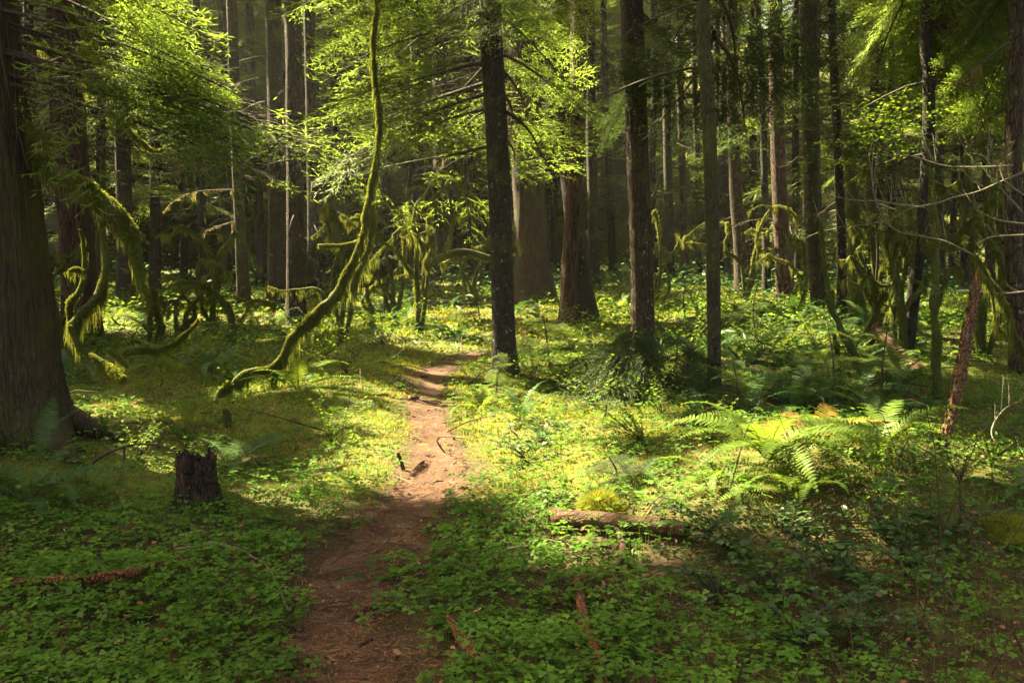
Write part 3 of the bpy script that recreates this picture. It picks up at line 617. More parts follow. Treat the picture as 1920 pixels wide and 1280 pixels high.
# thin the count: the far branches keep every second leaf, a little larger
cull_leaves(lv, 1.3, 1.2); V = np.concatenate(lv.v); nq = len(V)//4; keep = g.random(nq) < .9; V = V.reshape(nq,4,3)[keep]; cc = V.mean(1, keepdims=True); V = cc+(V-cc)*1.45
far = Mesh(); far.add(V.reshape(-1,3), np.arange(len(V)*4).reshape(-1,4), 0)
Vt = np.concatenate(tr_.v); far.add(Vt, [np.concatenate(tr_.f)], 1)
tag(far.build('distant_forest', [M['needle_far'], M['bark_dark']]), kind='stuff')

# ================================================================= SHADE CANOPY ADDED ABOVE THE FRAME to block the sun, cut open along chosen beams
g = np.random.default_rng(5)
n = 36000; cx = g.uniform(-42, 10, n); cyy = g.uniform(6.5, 72, n); cz = g.uniform(10, 14.5, n)
view = np.abs(cx) < 9999
px_, py_ = project(np.stack([cx,cyy,cz],1)); inview = (py_ > -60) & (px_ > -100) & (px_ < 2020) & (cyy > 0)
dens = np.clip(1.1+.4*fbm(cx*.25, cyy*.25, cz*.1, 2), .7, 1)*np.where(cyy > 33, .62, 1)
toward = (cx < 6+.12*cyy)
keep = (g.random(n) < dens) & toward 
pos = np.stack([cx, cyy, cz], 1)[keep]
n = len(pos)
# each element: a flat spray 1.3 m long
T = Mesh(); sv = []; sf = []
for k in range(15):
    t = k/15; side = 1 if k % 2 else -1; a = math.radians(58)*side; l = .62*(1-t)**.6*1.0+.12
    dv, df = diamond(l, .14, 0); ca, sa = math.cos(a), math.sin(a); dv = dv@np.array([[ca,sa,0],[-sa,ca,0],[0,0,1]]); dv[:,0] += t*1.15; T.add(dv, df)
dv, df = diamond(1.3,.10,0); T.add(dv, df)
TT = (np.concatenate(T.v), np.concatenate(T.f))
az = g.uniform(0, 2*np.pi, n); d = np.stack([np.cos(az), np.sin(az), g.normal(size=n)*.25-.15], 1)
can = Mesh(); can.scatter(TT, pos, basis(d, np.array([0,0,1.])+g.normal(size=(n,3))*.3), g.uniform(.8,1.35,n))
cull_leaves(can, 1.0, 3)
tag(can.build('added_shade_canopy', M['needle_far']), kind='stuff')

# ================================================================= MOSSY MAPLES, BOUGHS, SNAG
def px3(pts, d0, d1=None):
    """photograph points at distances running from d0 to d1"""
    d1 = d0 if d1 is None else d1; k = len(pts)
    return np.array([at(x, y, d0+(d1-d0)*i/max(k-1,1)) for i, (x, y) in enumerate(pts)])
def mossy_limb(wood, moss, P, r, n=None, fuzz=(.012,.035), curtain=0, cl=(.08,.25), g=rng, dens=3000, w=.0035, hang=.35):
    P = spline(P, n or max(12, len(P)*6)); L = np.linalg.norm(np.diff(P, axis=0), axis=1).sum(); r = np.interp(np.linspace(0,1,len(P)), np.linspace(0,1,len(r)), r)
    P = P+np.stack([noise(P[:,2]*9, P[:,0]*9, 1), noise(P[:,2]*9, P[:,0]*9, 5), noise(P[:,0]*9, P[:,2]*9, 9)], 1)*.012
    lump = 1+.55*fbm(P[:,0]*7, P[:,1]*7, P[:,2]*7, 3)
    wood.add(*tube(P, r*lump, 10, lambda P_, th: .12*noise(np.cos(th)[None]*2+P_[:,:1]*9, np.sin(th)[None]*2+P_[:,2:]*9, 3)))
    moss_strands(moss, P, r*lump*.95, int(dens*L*(r.mean()/.04+.25)), fuzz[0], fuzz[1], hang, w, g=g)
    moss_strands(moss, P, r*lump, int(dens*L*.8*(r.mean()/.04+.2)), .008, .022, .05, w*1.3, g=g, top=True, cmin=.6)
    if curtain: moss_curtain(moss, P, int(curtain*L), cl[0], cl[1], g=g, w=w*1.2)
    return P
def mossy_thing(name, label, cat, base, limbs, group=None, bark='bark_moss', **kw):
    root = tag(empty(name, base), label, cat, group); mo = Mesh(); g = np.random.default_rng(int(abs(base[0])*971)+17)
    first = True
    for P, r, *o in limbs:
        wd = Mesh(); k = dict(dens=6000); k.update(kw); k.update(o[0] if o else {}); mossy_limb(wd, mo, P, r, g=g, **k)
        wd.build('trunk' if first else 'limb', M[bark], root, smooth=True); first = False
    mo.build('moss', [M['moss'], M['moss_hang']], root); return root
b = G(414,745); d0 = b[1]
main = px3([(438,718),(468,697),(505,690),(530,668),(548,632),(575,602),(605,575),(632,548),(648,515),(668,470),(680,430),(688,390),(700,330),(712,250),(707,180),(699,100),(704,40),(712,-50)], d0, d0+.5)
main = np.vstack([b-[0,0,.1], b+[0,0,.02], main])
dm = d0+.3
mossy_thing('vine_maple', 'slender curved maple thick with golden moss leaning across the left of the trail', 'tree', b, [
    (main, [.026,.032,.037,.034,.032,.030,.028,.023,.018,.014,.010,.007], dict(curtain=2800, cl=(.08,.28), dens=8000, fuzz=(.012,.04), w=.0045)),
    (px3([(508,688),(514,715),(508,745),(500,782)], dm-.2), [.05,.045,.04,.045], dict(curtain=200, cl=(.05,.15))),
    (px3([(612,570),(602,548),(590,540),(560,541),(530,545),(503,536)], dm), [.03,.022,.014,.009,.006,.004], dict(curtain=900, cl=(.03,.12), dens=1200)),
    (px3([(660,545),(668,520),(690,470),(697,420),(700,380)], dm), [.03,.028,.025,.02,.02], dict(curtain=1100, cl=(.12,.34))),
    (px3([(640,535),(668,500),(684,478),(700,440),(742,420),(790,372),(822,312)], dm-.05), [.010,.009,.007,.006,.005,.004,.002], dict(dens=60)),
    (px3([(683,440),(660,458),(622,462),(598,460)], dm+.3), [.02,.018,.017,.01], dict(curtain=300, cl=(.04,.12)))])
# boughs on the huge cedar, one heavy with moss
def bough(lab, pts, d0, d1, r, cur, cl, name='mossy_bough', dens=9000):
    P = px3(pts, d0, d1); return mossy_thing(name, lab, 'branch', P[0], [(P, r, dict(curtain=cur, cl=cl, dens=dens, fuzz=(.015,.055), w=.004))], 'mossy boughs hanging in from the left')
bough('thick bough drooping from the huge cedar and covered in shaggy moss', [(40,278),(75,300),(115,325),(160,352),(205,385),(235,425),(255,470),(262,515)], 7.0, 6.5, [.028,.032,.040,.046,.048,.044,.03,.010], 4200, (.06,.24))
bough('short mossy bough just above the thick drooping one on the huge cedar', [(30,225),(60,240),(88,256),(115,262)], 7, 6.7, [.03,.025,.02,.01], 900, (.05,.2))
bough('dark crooked bough with green moss high beside the huge cedar', [(110,-20),(130,20),(165,60),(178,78),(200,82),(228,75),(236,68)], 7.2, 7.6, [.03,.028,.026,.022,.018,.014,.008], 500, (.05,.2))
bough('long thin bough sagging diagonally through the shaded sprays', [(150,85),(190,120),(205,165),(220,205),(245,250),(290,285),(325,272)], 7.6, 8.3, [.018,.016,.014,.012,.009,.006,.004], 160, (.03,.12))
bough('stubby bough pointing down right through the lit sprays', [(300,150),(330,175),(355,195),(372,208)], 8.2, 8.5, [.02,.018,.014,.008], 500, (.04,.15))
bough('short mossy bough crossing the furrowed fir', [(60,60),(95,95),(130,125),(165,160),(182,160)], 7.5, 8, [.025,.022,.02,.014,.008], 500, (.06,.22))
bl = px3([(196,300),(188,380),(196,450),(198,515),(178,560),(150,590),(131,612)], 9.3, 8.9)
mossy_thing('vine_maple', 'bent maple stem with a great beard of brown moss right of the huge cedar', 'tree', bl[-1], [
    (bl, [.014,.018,.022,.030,.036,.038,.034], dict(curtain=1700, cl=(.14,.42), dens=5000)),
    (px3([(150,430),(158,490),(150,540),(132,575),(134,610)], 9.1, 9.0), [.015,.02,.024,.026,.03], dict(curtain=300, cl=(.05,.15))),
    (px3([(158,510),(142,505),(128,508)], 8.9), [.02,.022,.012], dict(curtain=1800, cl=(.06,.14))),
    (px3([(134,610),(150,650),(178,668),(205,690),(232,712)], 8.9, 8.6), [.034,.032,.036,.032,.02], dict(curtain=900, cl=(.06,.2)))])
mossy_thing('mossy_branch', 'low bent mossy branch lying over shadow right of the brown moss beard', 'branch', G(235,672), [
    (px3([(228,662),(250,658),(290,658),(318,650),(345,628),(372,600)], 9.6, 10), [.035,.035,.03,.028,.024,.01], dict(curtain=700, cl=(.08,.24))),
    (px3([(205,655),(222,672),(240,690)], 9.2), [.04,.035,.02], dict(curtain=700, cl=(.08,.2)))])
mossy_thing('mossy_post', 'dark mossy rotten post leaning beside the foot of the curved maple', 'stump', G(432,800), [
    (np.vstack([px3([(422,765),(428,780)], G(432,800)[1]), [G(432,800)-[0,0,.1]]]), [.02,.035,.045], dict(curtain=100, cl=(.03,.06)))])
# trunks and stems covered in moss on the right
b = G(1607,606)
mossy_thing('maple_snag', 'broken maple trunk furred with bright green moss, ending in a jagged top', 'tree', b, [
    (np.vstack([b-[0,0,.1], b, px3([(1606,560),(1603,480),(1600,400),(1594,330),(1592,278)], b[1])]), [.12,.11,.10,.095,.085,.075,.06], dict(curtain=120, dens=2500, w=.005))])
b = G(1757,745)
mossy_thing('vine_maple', 'thin upright mossy stem left of the peeling snag', 'tree', b, [
    (np.vstack([b-[0,0,.1], b, px3([(1757,650),(1752,560),(1755,470),(1750,400),(1744,330),(1740,260)], b[1])]), [.05,.045,.042,.04,.035,.03,.022,.015], dict(curtain=260, cl=(.05,.25), dens=2200)),
    (px3([(1754,500),(1742,470),(1732,455),(1730,440)], b[1]), [.02,.018,.014,.008], dict(curtain=300)), (px3([(1756,600),(1766,540),(1775,510)], b[1]), [.02,.015,.008], dict(curtain=300))])
b = G(1622,706)
mossy_thing('vine_maple', 'slanting mossy stem with a sunlit fork left of the broken maple', 'tree', b, [
    (np.vstack([b-[0,0,.1], px3([(1610,680),(1592,645),(1572,605),(1558,570),(1550,530),(1544,470),(1540,410)], b[1])]), [.05,.045,.04,.036,.035,.03,.02,.012], dict(curtain=500, cl=(.05,.2), dens=2600)),
    (px3([(1564,585),(1562,560),(1561,545)], b[1]), [.03,.025,.015]), (px3([(1575,700),(1570,660),(1565,625)], b[1]), [.018,.016,.01], dict(curtain=300))])
b = G(1895,720)
mossy_thing('vine_maple', 'mossy stem arching down to the right edge behind the peeling snag', 'tree', b, [
    (px3([(1828,478),(1851,518),(1872,550),(1890,590),(1910,640),(1945,690)], 8.2, 8.8), [.014,.018,.022,.026,.03,.034], dict(curtain=500, cl=(.06,.3), dens=2200)),
    (px3([(1850,515),(1868,600),(1890,640)], 8.3), [.01,.008,.004], dict(curtain=500, cl=(.05,.2)))])
b = G(1735,712)
root = tag(empty('fallen_log', b), 'dark fallen stem propped at a slant between mossy stems on the right', 'log')
m = Mesh(); m.add(*tube(spline(px3([(1642,612),(1665,640),(1690,668),(1715,690),(1745,715)], 11.5, 10.6), 24), np.linspace(.06,.09,24), 12, lambda P_, th: .15*noise(np.cos(th)[None]*3+P_[:,:1]*6, np.sin(th)[None]*3, P_[:,2:]*6)))
m.build('bark', M['log_bark'], root, smooth=True)

def vine_maple(lab, base_px, d, n, reach, h, seed, lean=0.0, r=.035, cat='tree', dens=420, group='mossy vine maples in the shade', name='vine_maple'):
    """several arching stems with crooked side limbs, all in moss"""
    g = np.random.default_rng(seed); b = at(*base_px, d); b[2] = float(H(b[0], b[1])); limbs = []
    for k in range(n):
        a = g.uniform(0, 2*math.pi); hh = h*g.uniform(.5,1.1); rc = reach*g.uniform(.4,1.1); dx = math.cos(a)*rc+lean; dy = math.sin(a)*rc*.5
        P = [b+[g.normal()*.1, 0, -.05]]
        for q in (.2,.4,.6,.8,1.0):
            P.append(b+np.array([dx*q**1.6+g.normal()*.12*h/2, dy*q**1.6+g.normal()*.1, hh*math.sin(q*g.uniform(1.7,2.6))+g.normal()*.06]))
        limbs.append((np.array(P), [r, r*.9, r*.7, r*.5, r*.25]))
        Ps = spline(np.array(P), 20)
        for s_ in range(g.integers(2,5)):
            i = g.integers(5,18); v = g.normal(size=3)*.5; v[2] = abs(v[2])*.6-.15; L = reach*g.uniform(.2,.5)
            limbs.append((np.array([Ps[i], Ps[i]+v*L*.5+g.normal(size=3)*.05, Ps[i]+v*L+[0,0,-.15*L]]), [r*.5, r*.3, r*.12]))
    return mossy_thing(name, lab, cat, b, limbs, group, dens=dens*2, w=.0035*max(1, d/9), fuzz=(.02,.06), curtain=420, cl=(.05,.24), n=12)
VM = [('mossy maple clump with looping limbs deep in the shade left of the paired dark trunks',(400,545),16,4,1.3,1.6,1,0),('mossy maple tangle in front of the dim trunks beside the furrowed fir',(345,560),15,3,1.2,1.3,2,-.2),
 ('crooked mossy maple under the lit conifer bough',(440,560),14.5,3,1.0,1.0,3,-.3),('mossy maple with hooked limbs behind the curved golden one',(640,520),14,4,1.0,2.0,4,0),
 ('mossy maple with arched limbs beneath the bright central sprays',(735,520),16,4,1.3,2.0,5,.1),('mossy maple reaching toward the stout dark trunk',(780,515),15,4,1.0,2.2,6,.1),('small mossy maple just left of the stout dark trunk',(700,525),18,3,1.2,1.8,7,0),
 ('mossy maple glimpsed between the nearly black trunk and the broad cedar',(890,530),21,3,1.3,1.8,8,0),('tall mossy maple stems behind the broken maple',(1660,600),12.5,4,.9,2.4,9,.1),('mossy maple with beards of moss left of the leaning dark trunk',(1690,640),11.5,4,.8,1.6,10,-.1),
 ('low mossy maple behind the slanting mossy stem',(1640,620),12,3,.8,1.4,11,-.2),('mossy maple behind the peeling snag',(1840,640),11.5,4,1.0,2.2,12,0),('mossy maple in the sunny gap past the greenish trunk',(1400,545),22,3,1.6,2.0,13,0),
 ('mossy maple in the gap right of the tall brown trunk',(1240,545),22,3,1.5,2.2,14,0),('mossy maple right of the dark hemlock, low in the shade',(285,575),14,3,1.0,1.1,15,0),('mossy maple far right under the long limbs',(1890,600),13,3,1.0,2.2,16,-.2),
 ('mossy maple between the thick dark trunk and the stout bowed one',(1505,560),18,3,1.2,2.0,17,0),('mossy maple left of the furrowed fir, by the huge cedar',(105,600),12,3,.8,1.4,18,.1)]
for lab, px, d, n, rc, h, sd_, ln in VM: vine_maple(lab, px, d, n, rc, h, sd_, ln)

# ---------------------------------------------------------------- fallen wood
def log(name, lab, pts, r, group=None, bark='log_bark', ends=(True, False), seg=18, mossn=0, n=40, rough=.12, cat='log', shift=0.0):
    """pts: photograph points of its centre line; each is laid on the ground"""
    P = np.array([p if len(p) == 3 else G(*p) for p in pts], float); r = np.asarray(r, float)
    for k, p in enumerate(pts):
        if len(p) == 2: P[k,2] += np.interp(k/(len(pts)-1), np.linspace(0,1,len(r)), r)*.55+shift
    P = spline(P, n); rr = np.interp(np.linspace(0,1,n), np.linspace(0,1,len(r)), r); root = tag(empty(name, P[0]), lab, cat, group)
    f = lambda P_, th: rough*noise(np.cos(th)[None]*2+P_[:,:1]*9, np.sin(th)[None]*2+P_[:,1:2]*9, P_[:,2:]*9)+rough*.6*noise(np.cos(th)[None]*6, np.sin(th)[None]*6+P_[:,:1]*20, P_[:,1:2]*20)
    m = Mesh(); m.add(*tube(P, rr, seg, f)); m.build('bark', M[bark], root, smooth=True)
    for e, on in zip((0,-1), ends):
        if on:
            d_ = P[0]-P[2] if e == 0 else P[-1]-P[-3]; d_ /= np.linalg.norm(d_); k = rr[e]*.97
            Q = np.array([P[e]-d_*k*1.6, P[e]-d_*k*.5, P[e]+d_*k*.15, P[e]+d_*k*.5]); m = Mesh()
            m.add(*tube(spline(Q,12), np.interp(np.arange(12), [0,5,9,11], [k*.85,k*1.06,k*1.0,k*.55]), 20, lambda P_, th: .16*noise(np.cos(th)[None]*5, np.sin(th)[None]*5, P_[:,:1]*26)+.1*noise(np.cos(th)[None]*11, np.sin(th)[None]*11, 2)))
            m.build('rotten_end', M['rot'], root, smooth=False)
    if mossn:
        m = Mesh(); moss_strands(m, P, rr, mossn, .01, .03, .1, .004, top=True); m.build('moss', M['moss'], root)
    return root
log('fallen_log', 'reddish barked log with a broken orange end lying right of the trail', [(1038,996),(1110,998),(1200,1006),(1290,1016)], [.050,.046,.044,.040], mossn=500, shift=.042)
log('fallen_log', 'mossy log stub rising behind the curved maple with a dark broken end', [at(655,535,16.5),at(700,512,16.3),at(737,490,16.2)], [.13,.15,.12], mossn=1600, ends=(False,False), bark='bark_dark')
log('arched_branch', 'mossy branch arching over the ground left of the nearly black trunk', [at(787,528,18),at(800,502,18),at(832,481,18.2),at(872,473,18.4),at(918,484,18.6)], [.06,.075,.075,.07,.06], bark='bark_moss', ends=(False,False), mossn=1600, cat='branch')
log('fallen_log', 'long mossy log half sunk in the greenery across the back of the clearing', [(640,590),(760,578),(880,572)], [.10,.11,.09], bark='bark_moss', mossn=2200, ends=(False,False))
log('fallen_log', 'dark log lying in the brush behind the greenish trunk', [(1400,708),(1470,712),(1530,722)], [.07,.075,.06], mossn=500, ends=(False,True))
log('fallen_log', 'pale bare log in the shade among the mossy tangle', [(300,575),(345,565),(390,560)], [.07,.07,.06], bark='twig', ends=(False,False))
log('fallen_log', 'thin sunlit log crossing the brush right of the greenish trunk', [(1285,690),(1340,690),(1400,684)], [.05,.05,.04], bark='twig', ends=(False,False))
log('fallen_log', 'small log behind the foot of the nearly black trunk', [(985,632),(1010,630),(1036,628)], [.06,.06,.05])
log('rotten_branch', 'crumbling rust coloured branch half buried in sorrel on the left', [(10,1118),(90,1112),(170,1108),(225,1102),(262,1092),(310,1075),(345,1068)], [.018,.02,.022,.026,.024,.018,.012], bark='rot', ends=(False,False), seg=10, rough=.3, cat='branch', shift=.045)
log('rotten_branch', 'orange brown broken stick pointing down at the bottom beside the trail', [(838,1178),(858,1205),(875,1232),(893,1262)], [.014,.022,.026,.020], bark='rot', ends=(False,False), seg=10, rough=.25, cat='stick', shift=.04)
log('rotten_branch', 'flaking pale orange stick running down through sorrel below the log', [(1082,1095),(1090,1150),(1100,1195),(1118,1240),(1130,1300)], [.016,.022,.022,.024,.02], bark='rot', ends=(False,False), seg=10, rough=.35, cat='stick', shift=.03)
log('broken_stick', 'dark stick dropping below the reddish barked log', [(1140,990),(1160,1015),(1168,1050),(1155,1085)], [.014,.016,.018,.012], ends=(False,False), seg=8, cat='stick', shift=.04)
# stump
b = G(371,950); m = Mesh(); hs = .29; r0 = .118
Pz = np.array([b+[0,0,z] for z in np.linspace(-.08, hs, 30)])
def st(P_, th):
    z = (P_[:,2:]-b[2])/hs; a, c = np.cos(th)[None], np.sin(th)[None]
    return .10*noise(a*3, c*3, z*1.5)+.09*noise(a*7, c*7, z*3)+.05*noise(a*14, c*14, z*10)+.42*np.exp(-np.clip(z,0,9)*6)-.05
V, Fs = tube(Pz, np.full(30, r0), 64, st); k = 30*64
top = V[:k].reshape(30,64,3); th = np.linspace(0, 2*np.pi, 64, endpoint=False); jag = .045*noise(np.cos(th)*4+9, np.sin(th)*4, 2)+.035*noise(np.cos(th)*11, np.sin(th)*11, 7)
zz = (top[:,:,2]-b[2])/hs; top[:,:,2] += np.clip((zz-.4)/.6,0,1)*jag[None]
inner = []
for q, (f, dz) in enumerate([(.86,-.005),(.72,-.06),(.5,-.12),(.2,-.14)]):
    ring = top[-1].copy(); cxy = ring[:,:2].mean(0); ring[:,:2] = cxy+(ring[:,:2]-cxy)*f; ring[:,2] = ring[:,2]*(f)+(b[2]+hs)*(1-f)+dz+.02*noise(np.cos(th)*6, np.sin(th)*6, q*3); inner.append(ring)
Vs = np.vstack([top.reshape(-1,3)]+inner); nr = 30+len(inner); i = np.arange(nr-1)[:,None]*64; j = np.arange(64)[None]; j2 = (j+1) % 64
m.add(Vs, [np.stack([i+j, i+j2, i+64+j2, i+64+j], 2).reshape(-1,4), np.array([list(range((nr-1)*64, nr*64))])])
root = tag(empty('tree_stump', b), 'small dark rotten stump with a ragged hollow top among the sorrel', 'stump')
m.build('rotten_wood', bark_mat('stump_wood', (.012,.008,.006), (.035,.02,.013), (.07,.035,.02), mossy=.25, sc=(20,20,4), bump=1.0), root, smooth=False)
mm = Mesh(); moss_strands(mm, Pz[5:], r0*1.05, 500, .01, .025, .2, .003); mm.build('moss', M['moss'], root)
# stake by the trail and smaller bits of bark on it
for lab, pts, r in [('short dark stake sticking up at the left edge of the sunlit trail', [(757,882),(752,866),(745,848)], [.014,.016,.012])]:
    b = G(*pts[0]); P = spline(np.array([b-[0,0,.05]]+[at(x, y, b[1]) for x, y in pts]), 14); m = Mesh(); m.add(*tube(P, np.interp(np.linspace(0,1,14),[0,.5,1],r), 8, lambda P_, th: .25*noise(np.cos(th)[None]*2, np.sin(th)[None]*2, P_[:,2:]*40)))
    tag(m.build('wooden_stake', M['log_bark'], smooth=True, loc=None), lab, 'stick')
for lab, pts, r in [('pale curved twig lying at the right edge of the sunlit trail', [(850,845),(856,858),(852,872),(845,880)], .006),('curved pale root crossing the shaded trail before the bend', [(757,712),(775,728),(778,745),(764,755)], .012),
    ('long thin root across the trail below the sunlit stretch', [(745,900),(790,912),(830,905)], .010),('slender twig fallen across the shaded trail', [(655,1052),(700,1040),(735,1010)], .006),
    ('bent twig hooking onto the trail from the sorrel', [(330,1050),(400,1040),(455,1052),(500,1080),(520,1120),(541,1170)], .008),('thin branched twig on the trail near the bottom', [(545,1215),(580,1235),(590,1265)], .006),
    ('dark root along the right edge of the trail near the bottom', [(655,1175),(690,1148),(740,1140)], .014),('dark root reaching left across the bottom of the trail', [(640,1240),(680,1215),(700,1205)], .013),
    ('small chip of bark on the sunny trail', [(788,873),(795,870)], .012),('brown bit of bark at the left of the upper trail', [(772,752),(786,748)], .016),('knot of root in the middle of the upper trail', [(790,712),(803,709)], .016),
    ('forked pale twig in front of the reddish barked log', [(918,1062),(980,1045),(1010,1030),(1060,1036),(1080,1045)], .007)]:
    P = np.array([G(*p) for p in pts]); P[:,2] = ground_z(P[:,0], P[:,1])+r*.8+(.05 if len(pts) > 5 or pts[0][0] == 918 else .008); P = spline(P, 20); P[:,2] += .012*noise(P[:,0]*12, P[:,1]*12)
    m = Mesh(); m.add(*tube(P, np.linspace(r, r*.5, 20), 6)); tag(m.build('twig' if r < .009 else ('bark_chip' if len(pts) == 2 else 'root'), M['twig' if r < .011 else 'log_bark'], smooth=True), lab, 'twig' if r < .009 else ('bark' if len(pts) == 2 else 'root'))
b = G(160,882); P = spline(np.vstack([b, px3([(185,858),(230,838),(270,832),(310,838),(345,858)], b[1], b[1]-.1)]), 30); m = Mesh(); m.add(*tube(P, np.linspace(.012,.004,30), 6)); m.add(*tube(spline(np.array([P[12], at(232,862,b[1]), at(222,905,b[1]-.3)]),8), np.linspace(.007,.004,8), 5))
tag(m.build('arching_twig', M['twig_dark'], smooth=True), 'thin dark twig arching over the ferns left of the stump', 'twig')

# the peeling snag
b = G(1764,845); P = np.vstack([b-[0,0,.12], b, px3([(1784,780),(1800,705),(1814,625),(1826,555),(1832,507)], b[1])]); Ps = spline(P, 90)
t = np.linspace(0,1,90); rr = np.interp(t, [0,.1,.35,.6,.8,.9,1], [.034,.032,.032,.029,.024,.018,.009])
root = tag(empty('broken_snag', b), 'leaning broken snag of peeling red bark standing at the right', 'snag')
m = Mesh(); m.add(*tube(Ps, rr*.86, 20, lambda P_, th: .10*noise(np.cos(th)[None]*4, np.sin(th)[None]*4, P_[:,2:]*3)+.08*noise(np.cos(th)[None]*9, np.sin(th)[None]*9, P_[:,2:]*8)))
m.build('bare_wood', M['rot'], root, smooth=True)
T_, N2, B2 = frames(Ps); g = np.random.default_rng(8); m = Mesh()
for k in range(520):                         # curling flakes of bark
    q = g.random()**.9*.93; i = int(q*88); th = g.uniform(0, 2*math.pi)
    if math.sin(th*1+1.0) > .55 and .15 < q < .95: continue
    rd = N2[i]*math.cos(th)+B2[i]*math.sin(th); c = Ps[i]+rd*rr[i]*.95; tg = np.cross(T_[i], rd); wd_ = g.uniform(.009,.026); hh = g.uniform(.008,.026); cu = g.uniform(.002,.016)
    a = np.linspace(-1,1,5); V = []
    for e in (-1, 1):
        for s_ in a: V.append(c+tg*s_*wd_+T_[i]*e*hh-rd*(s_*wd_)**2*8+rd*cu*(s_ > .5)*(1 if e > 0 else .3)+g.normal(size=3)*.0015)
    V = np.array(V); Fq = np.array([[x, x+1, x+6, x+5] for x in range(4)]); m.add(V, Fq)
fl = m.build('bark', bark_mat('peeling_bark', (.16,.065,.038), (.30,.14,.08), (.44,.30,.21), mossy=.2, sc=(18,18,18), lichen=.9), root)
mm = Mesh(); moss_strands(mm, Ps[8:80], rr[8:80], 1500, .008, .03, .4, .003); moss_curtain(mm, Ps[60:84], 300, .04, .12, w=.004); mm.build('moss', M['moss'], root)

# ---------------------------------------------------------------- bare budding shrub on the right
BT = [([(1935,316),(1883,338),(1832,360),(1789,370),(1758,381),(1707,391),(1668,412),(1594,424),(1547,422),(1527,385)],7.9,8.3),([(1828,479),(1773,453),(1734,444),(1680,432),(1648,393),(1637,350),(1629,287)],8.2,8.0),
 ([(1935,422),(1871,412),(1824,391)],7.6,7.7),([(1935,440),(1863,444),(1832,457)],7.6,7.8),([(1900,310),(1851,313),(1773,311),(1711,293),(1656,289)],7.9,8.2),([(1930,372),(1887,342),(1871,311),(1840,291),(1812,287)],7.8,8.0),
 ([(1734,389),(1690,384),(1648,377),(1598,375),(1539,362)],8.1,8.3),([(1920,400),(1870,345),(1850,318),(1862,260)],7.9,8.1),([(1935,545),(1880,550),(1800,545),(1740,552)],8.3,8.5),([(1900,860),(1860,815),(1880,770),(1925,745)],6.9,7.2)]
b = G(1935,760); root = tag(empty('budding_shrub', b), 'bare shrub of long pale twigs with opening buds at the right edge', 'shrub'); g = np.random.default_rng(31)
for pts, a0, a1 in BT:
    P = spline(px3(pts, a0, a1), 40); m = Mesh(); m.add(*tube(P, np.linspace(.0085,.0025,40), 5))
    L = np.linalg.norm(P[0]-P[-1]); nb = int(L*13)
    for k in range(nb):
        i = g.integers(3, 39); dirn = P[min(i+1,39)]-P[i-1]; dirn /= np.linalg.norm(dirn); v = dirn*.5+np.array([g.normal()*.3, g.normal()*.4, abs(g.normal())*.7+.25]); v /= np.linalg.norm(v); l = g.uniform(.04,.20)
        q = np.linspace(0,1,6)[:,None]; Q = P[i]+v*l*q+np.array([0,0,1.])*l*.35*q**2; m.add(*tube(Q, np.linspace(.0032,.0016,6), 4))
        tipd = Q[-1]-Q[-2]; tipd /= np.linalg.norm(tipd)
        for s_ in range(g.integers(1,4)): m.add(*tube(np.array([Q[-1-s_], Q[-1-s_]+tipd*.010+g.normal(size=3)*.004, Q[-1-s_]+tipd*.022+g.normal(size=3)*.006]), [.0016,.0045,.0012], 5), mat=1)
    m.build('branch', [M['twig'], M['leaf']], root, smooth=True)

# ---------------------------------------------------------------- leafy sprays
def leaf5(g=None):
    """a lobed maple leaf in the xy plane, stalk at the origin"""
    a = np.radians([-150,-100,-75,-48,-26,0,26,48,75,100,150]); r = np.array([.35,.75,.42,.95,.5,1.05,.5,.95,.42,.75,.35])
    V = [[0,0,0]]+[[.35+r_*math.cos(x)*.6, r_*math.sin(x)*.62, -.10*r_**2] for x, r_ in zip(a, r)]
    return np.array(V), np.array([[0,i,i+1] for i in range(1,11)])
L5 = leaf5()
def oval(w=.5, n=3):
    V = np.array([[0,0,0],[.35,w*.5,.05],[.75,w*.38,.03],[1,0,-.06],[.75,-w*.38,.03],[.35,-w*.5,.05],[.5,0,-.02]]); return V, np.array([[0,6,1],[1,6,2],[2,6,3],[3,6,4],[4,6,5],[5,6,0]])
def flat_rot(n, g, tilt=.35):
    az = g.uniform(0, 2*np.pi, n); d = np.stack([np.cos(az), np.sin(az), g.normal(size=n)*tilt*.6-.08], 1)
    return basis(d, np.array([0,0,1.])+g.normal(size=(n,3))*tilt)
